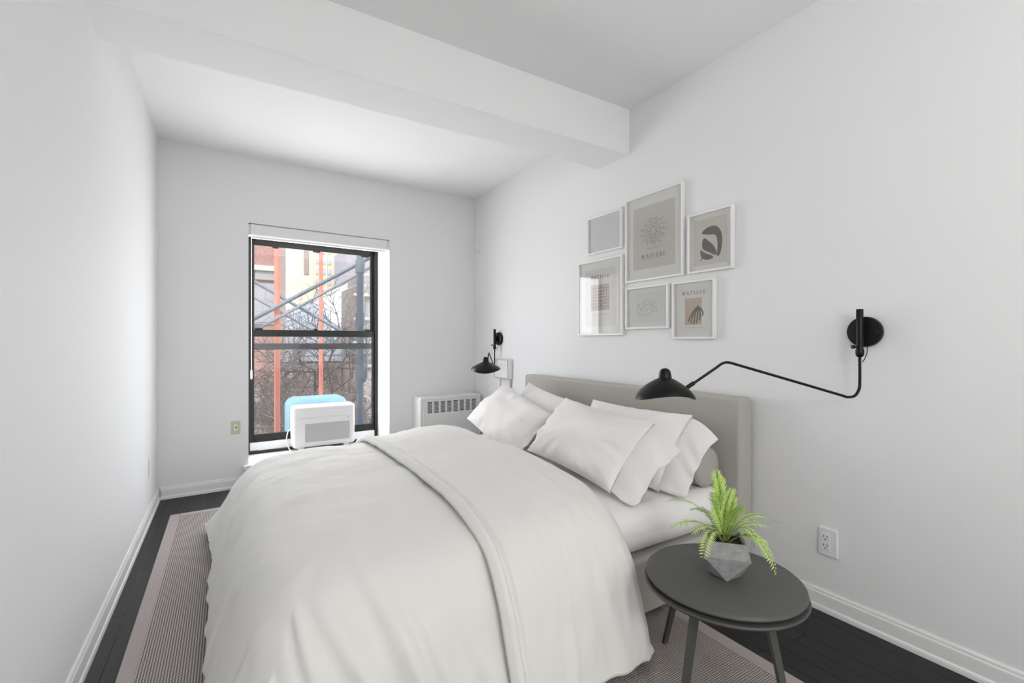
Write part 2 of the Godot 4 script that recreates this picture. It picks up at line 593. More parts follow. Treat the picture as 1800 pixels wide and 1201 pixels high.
	mb = MB.new(); mb.rbox(Vector3(0, 0.25, -0.42), Vector3(0.56, 0.42, 0.32), 0.085, 6); part(t, "outer_case", mb, M.blue_case, "pale blue outer case")
	for sx in [-0.2, 0.2]:
		mb = MB.new(); mb.cbox(Vector3(sx, 0.026, -0.08), Vector3(0.05, 0.052, 0.1), 0.004); part(t, "foot", mb, M.white_plastic)
	var cd := MB.new()
	cd.tube(curve([Vector3(-0.27, 0.2, -0.1), Vector3(-0.31, 0.19, -0.06), Vector3(-0.325, 0.1, -0.02), Vector3(-0.29, 0.02, 0.03), Vector3(-0.2, 0.008, 0.06), Vector3(-0.05, 0.006, 0.05), Vector3(0.08, 0.006, 0.02)], 5), 0.0048)
	part(t, "power_cord", cd, M.white_plastic)


func curve(pts: Array, sub := 6) -> Array:              # Catmull-Rom through the points
	var out := []
	for k in pts.size() - 1:
		var p0: Vector3 = pts[maxi(k - 1, 0)]
		var p1: Vector3 = pts[k]
		var p2: Vector3 = pts[k + 1]
		var p3: Vector3 = pts[mini(k + 2, pts.size() - 1)]
		for j in sub: out.append(p1.cubic_interpolate(p2, p0, p3, float(j) / sub))
	out.append(pts[-1])
	return out


# ---------------------------------------------------------------- the bed
const PO := [0.0, 0.084, 0.328, 0.509, 0.635, 0.775, 0.872, 0.982, 1.096, 1.25]
const PH := [0.0, 0.084, 0.327, 0.5, 0.611, 0.689, 0.726, 0.761, 0.79, 0.82]
const PV := [0.0, 0.006, 0.025, 0.066, 0.118, 0.232, 0.33, 0.44, 0.55, 0.70]

func along(tab: Array, o: float) -> float:
	var k := 0
	while k < PO.size() - 2 and PO[k + 1] < o: k += 1
	var t: float = clampf((o - PO[k]) / (PO[k + 1] - PO[k]), 0.0, 1.0)
	var sl := func(i):
		i = clampi(i, 0, PO.size() - 1)
		var a := maxi(i - 1, 0)
		var b := mini(i + 1, PO.size() - 1)
		return (tab[b] - tab[a]) / (PO[b] - PO[a])
	var w: float = PO[k + 1] - PO[k]
	var m0: float = sl.call(k) * w
	var m1: float = sl.call(k + 1) * w
	var t2 := t * t
	var t3 := t2 * t
	return (2 * t3 - 3 * t2 + 1) * tab[k] + (t3 - 2 * t2 + t) * m0 + (-2 * t3 + 3 * t2) * tab[k + 1] + (t3 - t2) * m1

const IX := 0.72      # inner line at the foot, then near and far
const IN := 2.0
const IF := 2.64
const TOP := 0.586

func drape(cx: float, cd: float) -> Vector3:            # cloth point -> place on the bed
	var qx := maxf(IX - cx, 0.0)
	var qd := maxf(IN - cd, cd - IF)
	qd = maxf(qd, 0.0)
	var o := maxf(qx, qd)
	var p := Vector2(clampf(cx, IX, 9.0), clampf(cd, IN, IF))
	if o < 1e-6: return V(p.x, TOP, p.y)
	var m := pow(pow(qx, 5.0) + pow(qd, 5.0), 0.2)
	var sg := -1.0 if cd < IN else 1.0
	var h := along(PH, o)
	var v := along(PV, o)
	var mn := minf(qx, qd) / o
	h *= 1.0 + (0.0 if cd < IN else 0.22) * pow(mn, 3.0) * v / 0.56
	return V(p.x - qx / m * h, TOP - v, p.y + sg * qd / m * h)

# folds in cloth coordinates: from, to, width, height
var folds: Array = []

func fold_height(c: Vector2) -> float:
	var s := 0.0
	for f in folds:
		var a: Vector2 = f[0]
		var b: Vector2 = f[1]
		var ab := b - a
		var t := (c - a).dot(ab) / ab.length_squared()
		if t < -0.1 or t > 1.6: continue
		var bend: float = f[4] * sin(t * 2.2)
		var dist := (c - a).cross(ab.normalized()) + bend
		var w: float = f[2] * (0.45 + 0.75 * t)
		if absf(dist) > 3.5 * w: continue
		var g := exp(-dist * dist / (w * w)) - 0.55 * exp(-pow(dist - 1.5 * w, 2.0) / (w * w))
		s += f[3] * g * smoothstep(-0.05, 0.75, t)
	return s

func cloth_slab(rows_in: Array, thick: float) -> MB:     # a padded sheet: top, underside and a rounded edge all round
	var a := rows_in.size()
	var b: int = rows_in[0].size()
	var bot := []
	for i in a:
		var row := []
		for j in b:
			var du: Vector3 = rows_in[mini(i + 1, a - 1)][j] - rows_in[maxi(i - 1, 0)][j]
			var dv: Vector3 = rows_in[i][mini(j + 1, b - 1)] - rows_in[i][maxi(j - 1, 0)]
			row.append(rows_in[i][j] - du.cross(dv).normalized() * thick)
		bot.append(row)
	var mb := MB.new()
	mb.sheet(rows_in)
	mb.sheet(bot, true)
	for e in 4:                                          # edge strips
		var top := []
		var low := []
		match e:
			0: top = rows_in[0]; low = bot[0]
			1: top = rows_in[a - 1]; low = bot[a - 1]
			2:
				for i in a: top.append(rows_in[i][0]); low.append(bot[i][0])
			3:
				for i in a: top.append(rows_in[i][b - 1]); low.append(bot[i][b - 1])
		var out: Vector3
		var inner := []
		match e:
			0: inner = rows_in[1]
			1: inner = rows_in[a - 2]
			2:
				for i in a: inner.append(rows_in[i][1])
			3:
				for i in a: inner.append(rows_in[i][b - 2])
		var strip := []
		for q in 5:
			var f := PI * q / 4.0
			var r := []
			for k in top.size():
				out = (top[k] - inner[k]).normalized()
				r.append(top[k].lerp(low[k], 0.5 - 0.5 * cos(f)) + out * (thick * 0.45 * sin(f)))
			strip.append(r)
		mb.sheet(strip, e == 0 or e == 3)
	return mb

func bed() -> void:
	var t := thing("bed", "double bed with a low greige upholstered headboard against the right wall", "bed", Transform3D(Basis(), V(1.15, 0, 2.32)))
	var mb := MB.new()
	mb.rbox(Vector3(1.046, 0.468, 0), Vector3(0.104, 0.906, 1.94), 0.02, 4); part(t, "headboard", mb, M.upholstery)
	mb = MB.new()
	mb.rbox(Vector3(-0.01, 0.157, 0), Vector3(1.99, 0.246, 1.876), 0.02, 4); part(t, "bed_base", mb, M.upholstery)
	for sx in [-0.8, 0.8]:
		for sz in [-0.8, 0.8]:
			mb = MB.new(); mb.cbox(Vector3(sx, 0.0235, sz), Vector3(0.06, 0.022, 0.06), 0.003); part(t, "foot", mb, M.window_black)
	# mattress with its fitted sheet
	t = thing("mattress", "mattress in a smooth white fitted sheet on the bed", "mattress", Transform3D(Basis(), V(1.15, 0.283, 2.32)))
	mb = MB.new(); mb.rbox(Vector3(0.0, 0.098, 0), Vector3(1.955, 0.196, 1.88), 0.09, 8, Transform3D.IDENTITY, 8); part(t, "fitted_sheet", mb, M.sheet_cotton)

	# folds on the near side, the foot end and at the corners
	var fr := RandomNumberGenerator.new()
	fr.seed = 4
	for k in 6:
		var x0: float = [-0.2, 0.0, 0.13, 0.3, 0.42, 0.55][k]
		folds.append([Vector2(x0, IN - [0.6, 0.5, 0.62, 0.42, 0.6, 0.66][k]), Vector2(x0 + fr.randf_range(0.12, 0.22), IN - 1.15), fr.randf_range(0.03, 0.05), fr.randf_range(0.014, 0.024), fr.randf_range(-0.03, 0.03)])
	for k in 9:
		var dd := 1.2 + k * 0.26 + fr.randf_range(-0.06, 0.06)
		folds.append([Vector2(IX - fr.randf_range(0.5, 0.72), dd), Vector2(IX - 1.15, dd + fr.randf_range(-0.22, -0.02)), fr.randf_range(0.03, 0.05), fr.randf_range(0.005, 0.011), fr.randf_range(-0.02, 0.02)])
	for k in 3:
		folds.append([Vector2(1.0 + 0.13 * k, IN - fr.randf_range(0.5, 0.7)), Vector2(0.97 + 0.13 * k + fr.randf_range(-0.05, 0.1), IN - 1.15), fr.randf_range(0.018, 0.028), fr.randf_range(0.005, 0.009), fr.randf_range(-0.02, 0.02)])
	var ns := FastNoiseLite.new()
	ns.seed = 11
	ns.frequency = 1.9
	ns.fractal_octaves = 3
	var n2 := FastNoiseLite.new()
	n2.seed = 12
	n2.frequency = 5.5
	n2.fractal_octaves = 2
	# lower layer: from the foot hem to under the turned-back part
	var na := 150
	var nb := 230
	var c0 := IX - 1.085
	var rows := []
	for i in na + 1:
		var row := []
		for j in nb + 1:
			row.append(drape(lerpf(c0, 1.05, float(i) / na), lerpf(IN - 1.085, IF + 1.085, float(j) / nb)))
		rows.append(row)
	var moved := []
	for i in na + 1:
		var row := []
		for j in nb + 1:
			var cx := lerpf(c0, 1.05, float(i) / na)
			var cd := lerpf(IN - 1.085, IF + 1.085, float(j) / nb)
			var du: Vector3 = rows[mini(i + 1, na)][j] - rows[maxi(i - 1, 0)][j]
			var dv: Vector3 = rows[i][mini(j + 1, nb)] - rows[i][maxi(j - 1, 0)]
			var nn := du.cross(dv).normalized()
			var s := fold_height(Vector2(cx, cd)) + ns.get_noise_2d(cx, cd) * 0.014 + n2.get_noise_2d(cx * 0.7, cd) * 0.003
			var p: Vector3 = rows[i][j] + nn * s
			p.y = maxf(p.y, 0.04)
			row.append(p)
		moved.append(row)
	t = thing("duvet", "puffy off-white duvet hanging over the bed, turned back below the pillows", "duvet")
	part(t, "lower_layer", cloth_slab(moved, 0.02), M.duvet_cotton)
	# upper layer: the turned-back part with its seamed edge
	na = 96
	rows = []
	for i in na + 1:
		var row := []
		for j in nb + 1:
			var cd := lerpf(IN - 1.09, IF + 1.09, float(j) / nb)
			var q := maxf(IN - cd, cd - IF)
			var xa := 0.725 + 0.02 * clampf(q, 0, 1)
			var xb := 1.335 + 0.03 * smoothstep(0.5, 1.1, q) - 0.05 * smoothstep(0.2, 0.7, cd - IF)
			row.append(drape(lerpf(xa, xb, pow(float(i) / na, 0.85)), cd))
		rows.append(row)
	moved = []
	for i in na + 1:
		var row := []
		for j in nb + 1:
			var cd := lerpf(IN - 1.09, IF + 1.09, float(j) / nb)
			var f := pow(float(i) / na, 0.85)
			var w := f * 0.61
			var du: Vector3 = rows[mini(i + 1, na)][j] - rows[maxi(i - 1, 0)][j]
			var dv: Vector3 = rows[i][mini(j + 1, nb)] - rows[i][maxi(j - 1, 0)]
			var nn := du.cross(dv).normalized()
			var s := 0.03 + 0.034 * smoothstep(0.0, 0.5, w) * (1.0 - 0.6 * smoothstep(0.75, 1.1, maxf(IN - cd, 0.0)))
			s += 0.021 * sin(PI * clampf(w / 0.05, 0.0, 1.0)) - 0.015 * exp(-pow((w - 0.055) / 0.008, 2.0))
			s -= 0.05 * pow(clampf((w - 0.5) / 0.11, 0.0, 1.0), 3.0)
			s += ns.get_noise_2d(w + 1.0, cd * 0.8) * 0.016 * smoothstep(0.05, 0.2, w) + n2.get_noise_2d(w * 2.0, cd) * 0.004
			s += fold_height(Vector2(0.73 + w, cd)) * smoothstep(0.08, 0.2, w)
			var p: Vector3 = rows[i][j] + nn * s
			p.y = maxf(p.y, 0.055)
			row.append(p)
		moved.append(row)
	part(t, "turned_back_layer", cloth_slab(moved, 0.026), M.duvet_cotton)

	# bolster
	t = thing("bolster", "grey cylindrical bolster lying along the foot of the headboard behind the pillows", "bolster", Transform3D(Basis(), V(2.02, 0.578, 2.32)))
	mb = MB.new()
	var pr := [Vector2(0, 0), Vector2(0.07, 0.004), Vector2(0.086, 0.012), Vector2(0.0945, 0.024), Vector2(0.096, 0.04), Vector2(0.096, 1.74), Vector2(0.0945, 1.756), Vector2(0.086, 1.768), Vector2(0.07, 1.776), Vector2(0, 1.78)]
	mb.lathe(pr, 40, Transform3D(Basis(Vector3.RIGHT, PI / 2), Vector3(0, 0, -0.89))); part(t, "cover", mb, M.upholstery)
	for e in [-0.868, 0.868]:
		mb = MB.new()
		var ring := []
		for k in 41: ring.append(Vector3(cos(TAU * k / 40.0) * 0.0955, sin(TAU * k / 40.0) * 0.0955, e))
		mb.tube(ring, 0.003, 0.003, 6, false); part(t, "piping", mb, M.upholstery)

	# pillows: base (middle of the lower edge), lean, size
	pillow("white pillow against the bolster on the near half of the bed, rearmost of two", V(1.735, 0.49, 1.87), V(1.985, 0.83, 1.87), 0.74, 0.15, 31, 0.13)
	pillow("large white pillow lying in front on the near half of the bed, hem drooping", V(1.50, 0.53, 1.93), V(1.765, 0.83, 1.90), 0.74, 0.18, 32, 0.14)
	pillow("mostly hidden white pillow against the bolster on the far half of the bed", V(1.735, 0.49, 2.72), V(1.985, 0.835, 2.66), 0.74, 0.15, 33, 0.07)
	pillow("white pillow in front on the far half of the bed, nearest the radiator cover", V(1.50, 0.54, 2.80), V(1.785, 0.81, 2.71), 0.86, 0.18, 34, 0.03)


func pillow(label: String, lo: Vector3, hi: Vector3, width: float, thick: float, sd: int, cuff: float) -> void:
	var t := thing("pillow", label, "pillow", Transform3D(Basis(), lo), "white pillows at the head of the bed")
	var up := hi - lo
	var hh := up.length()
	up = up.normalized()
	var side := Vector3(0, 0, 1)                       # towards the doorway
	side = (side - up * side.dot(up)).normalized()
	var nrm := up.cross(side).normalized()
	if nrm.y < 0: nrm = -nrm
	var ns := FastNoiseLite.new()
	ns.seed = sd
	ns.frequency = 1.5
	ns.fractal_octaves = 2
	var nu := 60
	var nv := 40
	var mb := MB.new()
	for face in [1.0, -1.0]:
		var rows := []
		for i in nu + 1:
			var row := []
			var s := lerpf(-1.0, 1.0, float(i) / nu)
			for j in nv + 1:
				var q := lerpf(-1.0, 1.0, float(j) / nv)
				var bulge := pow(maxf(1.0 - pow(absf(s), 3.2), 0.0), 0.62) * pow(maxf(1.0 - pow(absf(q), 2.6), 0.0), 0.68)
				var inx := 1.0 - 0.07 * (1.0 - q * q) * pow(absf(s), 3.0)
				var iny := 1.0 - 0.07 * (1.0 - s * s) * pow(absf(q), 3.0)
				var p := side * (s * inx * width / 2) + up * ((q * iny + 1.0) * hh / 2)
				var wr := ns.get_noise_3d(s * 0.6, q * 0.5, face) * 0.035 * sqrt(bulge)
				var rad := ns.get_noise_2d(atan2(q, s) * 1.7, 0.2 + 0.15 * Vector2(s, q).length()) * 0.022 * smoothstep(0.35, 0.95, maxf(absf(s), absf(q))) * sqrt(bulge)
				p += nrm * (face * (bulge * thick / 2 + 0.004) + wr + rad)
				row.append(p)
			rows.append(row)
		mb.sheet(rows, face < 0.0 != (side.cross(up).dot(nrm) < 0.0))
	part(t, "pillow_body", mb, M.pillow_cotton)
	# the open end of the pillowcase, empty and drooping
	var rows := []
	for i in 15:
		var row := []
		var s := float(i) / 14
		for j in 31:
			var q := lerpf(-0.97, 0.97, float(j) / 30)
			var inx := 1.0 - 0.07 * (1.0 - q * q)
			var p := side * (inx * width / 2 - 0.03 + s * (cuff + 0.03)) + up * ((q * (1.0 - 0.05 * (1 - s)) + 1.0) * hh / 2)
			var open := 0.012 * (1.0 - q * q) * (0.4 + s)
			p += nrm * (open + ns.get_noise_2d(s * 0.4, q * 0.9) * 0.022 * s)
			p.y -= 0.62 * cuff * s * s * (0.55 + 0.45 * (q + 1.0) / 2)
			p += nrm * (-0.1 * s * cuff)
			p.y = maxf(p.y, 0.004 - (lo.y - 0.494))
			row.append(p)
		rows.append(row)
	part(t, "pillowcase_hem", cloth_slab(rows, 0.006), M.pillow_cotton)


# ---------------------------------------------------------------- rug and table
func rug() -> void:
	var x0 := -0.335
	var x1 := 1.714
	var d0 := 0.55
	var d1 := 3.925
	var t := thing("rug", "flat woven taupe rug with a plain mauve-grey border under the bed", "rug", Transform3D(Basis(), V((x0 + x1) / 2, 0, (d0 + d1) / 2)))
	var w := x1 - x0
	var l := d1 - d0
	var bw := 0.055
	var mb := MB.new()
	mb.cbox(Vector3(0, 0.0035, 0), Vector3(w - 0.02, 0.007, l - 0.02), 0.001)
	part(t, "backing", mb, M.rug_back)
	mb = MB.new()
	var k := [mb.put(Vector3(-w / 2 + bw - 0.002, 0.0095, -l / 2 + bw - 0.002), Vector3.UP), mb.put(Vector3(w / 2 - bw + 0.002, 0.0095, -l / 2 + bw - 0.002), Vector3.UP), mb.put(Vector3(w / 2 - bw + 0.002, 0.0095, l / 2 - bw + 0.002), Vector3.UP), mb.put(Vector3(-w / 2 + bw - 0.002, 0.0095, l / 2 - bw + 0.002), Vector3.UP)]
	for i in 4:
		mb.uv[k[i]] = Vector2(mb.v[k[i]].x, mb.v[k[i]].z) / 0.036
	mb.tri(k[0], k[1], k[2]); mb.tri(k[0], k[2], k[3])
	part(t, "woven_field", mb, M.rug_weave)
	for s in [-1, 1]:
		mb = MB.new(); mb.cbox(Vector3(s * (w / 2 - bw / 2), 0.006, 0), Vector3(bw, 0.012, l), 0.003); part(t, "border_band", mb, M.rug_border)
		mb = MB.new(); mb.cbox(Vector3(0, 0.006, s * (l / 2 - bw / 2)), Vector3(w - 2 * bw, 0.012, bw), 0.003); part(t, "border_band", mb, M.rug_border)


const TC := Vector3(1.441, 0.404, 0.972)     # table top centre: x, height, depth

func side_table() -> void:
	var t := thing("side_table", "round dark grey side table on three splayed flat legs beside the bed", "side table", Transform3D(Basis(), V(TC.x, 0, TC.z)))
	var mb := MB.new()
	mb.lathe([Vector2(0, TC.y - 0.02), Vector2(0.24, TC.y - 0.02), Vector2(0.247, TC.y - 0.017), Vector2(0.2505, TC.y - 0.011), Vector2(0.249, TC.y - 0.005), Vector2(0.243, TC.y), Vector2(0, TC.y)], 72)
	part(t, "table_top", mb, M.table_lacquer)
	mb = MB.new()
	mb.lathe([Vector2(0, TC.y - 0.042), Vector2(0.245, TC.y - 0.042), Vector2(0.253, TC.y - 0.038), Vector2(0.2565, TC.y - 0.032), Vector2(0.254, TC.y - 0.027), Vector2(0.246, TC.y - 0.026), Vector2(0.23, TC.y - 0.026), Vector2(0.23, TC.y - 0.02), Vector2(0, TC.y - 0.02)], 72)
	part(t, "rim", mb, M.table_steel)
	for deg in [84.0, 188.0, 260.0]:
		var a := deg_to_rad(deg)
		var dir := Vector3(cos(a), 0, -sin(a))
		var tan_ := Vector3(-sin(a), 0, -cos(a))
		var top := dir * 0.175 + Vector3(0, TC.y - 0.04, 0)
		var bot := dir * 0.27 + Vector3(0, 0.0125, 0)
		mb = MB.new()
		var mid := (top + bot) / 2
		var r := []
		for e in [[top, 0.014], [bot, 0.0105]]:
			var w: float = e[1]
			r.append([e[0] + tan_ * w + dir * 0.006, e[0] - tan_ * w + dir * 0.006, e[0] - tan_ * w - dir * 0.006, e[0] + tan_ * w - dir * 0.006])
		for j in 4: mb.face([r[0][j], r[0][(j + 1) % 4], r[1][(j + 1) % 4], r[1][j]], mid)
		mb.face(r[0], mid); mb.face(r[1], mid)
		part(t, "leg", mb, M.table_steel)


func planter() -> void:
	var base := V(1.447, TC.y, 0.968)
	var pot := thing("planter", "faceted grey concrete planter standing on the round side table", "planter", Transform3D(Basis(), base))
	var R := Vector3(0.852, 0, 0.523)             # to the right and towards the doorway
	var F := Vector3(-0.523, 0, 0.852)
	var ring := func(r: float, y: float, off: float, n: int):
		var o := []
		for k in n:
			var a: float = TAU * (k + off) / n
			o.append(R * sin(a) * r + F * cos(a) * r + Vector3(0, y, 0))
		return o
	var mb := MB.new()
	var b: Array = ring.call(0.05, 0.0, -0.19, 4)
	var m: Array = ring.call(0.1, 0.082, 0.31, 4)
	var r: Array = ring.call(0.084, 0.13, 0.31, 4)
	var mid := Vector3(0, 0.06, 0)
	mb.face(b, mid)
	for k in 4:
		var k1 := (k + 1) % 4
		mb.face([b[k1], m[k], m[k1]], mid)
		mb.face([b[k], b[k1], m[k]], mid)
		mb.face([m[k], m[k1], r[k1], r[k]], mid)
	var ri: Array = ring.call(0.076, 0.13, 0.31, 4)
	var rd: Array = ring.call(0.074, 0.11, 0.31, 4)
	for k in 4:
		var k1 := (k + 1) % 4
		mb.face([r[k], r[k1], ri[k1], ri[k]], mid)
		mb.face([ri[k], ri[k1], rd[k1], rd[k]], (ri[k] + ri[k1]) * 0.8)
	part(pot, "pot", mb, M.concrete)
	mb = MB.new()
	var so: Array = ring.call(0.0755, 0.115, 0.31, 4)
	mb.face(so, Vector3(0, -1, 0))
	part(pot, "soil", mb, M.soil)
	var fern := thing("fern", "bright green fern growing in the faceted concrete planter", "plant", Transform3D(Basis(), base + Vector3(0, 0.115, 0)))
	# fronds: end and middle control point as (right, up, towards the doorway), leaflet length, colour
	var fs := [
		[Vector3(-0.03, 0.245, 0.0), Vector3(-0.01, 0.14, 0.01), 0.034, 0],
		[Vector3(0.012, 0.19, 0.03), Vector3(-0.01, 0.11, 0.0), 0.036, 2],
		[Vector3(-0.035, 0.17, 0.04), Vector3(-0.015, 0.1, 0.0), 0.034, 1],
		[Vector3(0.045, 0.17, -0.03), Vector3(0.02, 0.1, -0.02), 0.034, 1],
		[Vector3(0.03, 0.13, 0.05), Vector3(0.01, 0.09, 0.01), 0.032, 1],
		[Vector3(-0.19, 0.125, -0.03), Vector3(-0.07, 0.16, -0.02), 0.016, 2],
		[Vector3(-0.20, 0.055, 0.03), Vector3(-0.09, 0.115, 0.02), 0.026, 0],
		[Vector3(-0.115, -0.02, 0.1), Vector3(-0.085, 0.12, 0.07), 0.028, 2],
		[Vector3(0.115, -0.065, 0.11), Vector3(0.085, 0.12, 0.09), 0.032, 2],
		[Vector3(0.205, 0.045, -0.03), Vector3(0.09, 0.13, -0.03), 0.022, 0],
		[Vector3(0.15, 0.045, 0.02), Vector3(0.06, 0.11, 0.02), 0.024, 2],
		[Vector3(0.05, 0.1, -0.12), Vector3(0.02, 0.13, -0.06), 0.026, 1],
		[Vector3(-0.08, 0.07, -0.1), Vector3(-0.03, 0.12, -0.05), 0.026, 1],
		[Vector3(0.06, 0.05, 0.09), Vector3(0.04, 0.1, 0.04), 0.024, 0],
		[Vector3(-0.05, 0.13, 0.03), Vector3(-0.02, 0.09, 0.01), 0.032, 0],
		[Vector3(-0.015, 0.15, -0.05), Vector3(-0.01, 0.1, -0.02), 0.036, 2],
		[Vector3(0.035, 0.15, 0.0), Vector3(0.015, 0.1, 0.0), 0.036, 0],
		[Vector3(0.06, 0.12, 0.01), Vector3(0.03, 0.09, 0.01), 0.032, 1],
		[Vector3(-0.005, 0.215, -0.02), Vector3(0.0, 0.12, -0.01), 0.036, 0],
		[Vector3(-0.13, 0.035, 0.03), Vector3(-0.06, 0.1, 0.02), 0.026, 2],
		[Vector3(0.09, -0.02, 0.13), Vector3(0.07, 0.1, 0.08), 0.028, 0],
	]
	for f in fs:
		var P := func(v: Vector3): return R * v.x + Vector3(0, v.y, 0) + F * v.z
		var p0: Vector3 = P.call(Vector3(f[1].x * 0.12, 0.0, f[1].z * 0.15))
		var p1: Vector3 = P.call(f[1])
		var p2: Vector3 = P.call(f[0])
		var pts := []
		for k in 25:
			var u := k / 24.0
			pts.append(p0.lerp(p1, u).lerp(p1.lerp(p2, u), u))
		mb = MB.new()
		mb.tube(pts, 0.0016, 0.0005, 5)
		var fr := part(fern, "frond", mb, M.stem)
		mb = MB.new()
		var az := Vector3(p2.x - p0.x, 0, p2.z - p0.z)
		var across: Vector3 = (R * 0.9 - F * 0.4 if az.length() < 0.06 else az.cross(Vector3.UP)).normalized()
		var length := 0.0
		for k in 24: length += pts[k].distance_to(pts[k + 1])
		var count := int(length / (0.0074 if f[0].y > 0.1 else 0.0094))
		for k in count:
			var u := 0.16 + 0.84 * k / float(count)
			var at := p0.lerp(p1, u).lerp(p1.lerp(p2, u), u)
			var tg := (p1.lerp(p2, u) - p0.lerp(p1, u)).normalized()
			var sd := across
			sd = (sd - tg * sd.dot(tg)).normalized()
			var nn := sd.cross(tg).normalized()
			var ll: float = f[2] * sin(PI * clampf(0.2 + 0.78 * (1.0 - pow(u, 2.2)) * 0.62, 0, 1)) * (0.55 + 0.45 * smoothstep(0.1, 0.35, u))
			if u > 0.9: ll *= 0.45 + 0.55 * (1.0 - u) / 0.1
			for s in [-1.0, 1.0]:
				var dr: Vector3 = (sd * s + tg * 0.42 + nn * rng.randf_range(-0.12, 0.22)).normalized()
				var wd := tg * minf(ll * 0.14, 0.0031)
				var a: Vector3 = at + dr * 0.0008
				var c: Vector3 = at + dr * ll - nn * ll * 0.16
				var e1: Vector3 = at + dr * ll * 0.42 + wd + nn * ll * 0.03
				var e2: Vector3 = at + dr * ll * 0.42 - wd + nn * ll * 0.03
				var md: Vector3 = at + dr * ll * 0.45 - nn * ll * 0.02
				mb.face([a, e1, md], at - nn); mb.face([e1, c, md], at - nn)
				mb.face([a, md, e2], at - nn); mb.face([md, c, e2], at - nn)
		part(fr, "leaflets", mb, M["fern_%d" % f[3]])


# ---------------------------------------------------------------- pictures
func stroke(im: Image, pts: Array, r: float, c: Color) -> void:    # soft round pen along the points (0..1)
	var w := im.get_width()
	var h := im.get_height()
	for k in pts.size() - 1:
		var a := Vector2(pts[k].x * w, pts[k].y * h)
		var b := Vector2(pts[k + 1].x * w, pts[k + 1].y * h)
		var steps := int(a.distance_to(b) / maxf(r * 0.5, 0.5)) + 1
		for s in steps:
			var p := a.lerp(b, float(s) / steps)
			for y in range(int(p.y - r - 1), int(p.y + r + 2)):
				for x in range(int(p.x - r - 1), int(p.x + r + 2)):
					if x < 0 or y < 0 or x >= w or y >= h: continue
					var cov := clampf(r + 0.5 - Vector2(x + 0.5, y + 0.5).distance_to(p), 0.0, 1.0)
					if cov > 0.0: im.set_pixel(x, y, im.get_pixel(x, y).lerp(c, cov))

func poly_fill(im: Image, pts: PackedVector2Array, c: Color) -> void:
	var w := im.get_width()
	var h := im.get_height()
	for y in h:
		for x in w:
			var n := 0
			for s in 4:
				if Geometry2D.is_point_in_polygon(Vector2((x + 0.25 + 0.5 * (s % 2)) / w, (y + 0.25 + 0.5 * (s / 2)) / h), pts): n += 1
			if n: im.set_pixel(x, y, im.get_pixel(x, y).lerp(c, n / 4.0))

func arc(c: Vector2, r: Vector2, a0: float, a1: float, n := 24) -> Array:
	var o := []
	for k in n + 1:
		var a := deg_to_rad(lerpf(a0, a1, float(k) / n))
		o.append(c + Vector2(cos(a) * r.x, sin(a) * r.y))
	return o

func smooth2(pts: Array, sub := 6, closed := true) -> PackedVector2Array:
	var o := PackedVector2Array()
	var n := pts.size()
	for k in (n if closed else n - 1):
		var p0: Vector2 = pts[(k - 1 + n) % n] if closed else pts[maxi(k - 1, 0)]
		var p3: Vector2 = pts[(k + 2) % n] if closed else pts[mini(k + 2, n - 1)]
		for j in sub: o.append(pts[k].cubic_interpolate(pts[(k + 1) % n], p0, p3, float(j) / sub))
	if not closed: o.append(pts[-1])
	return o

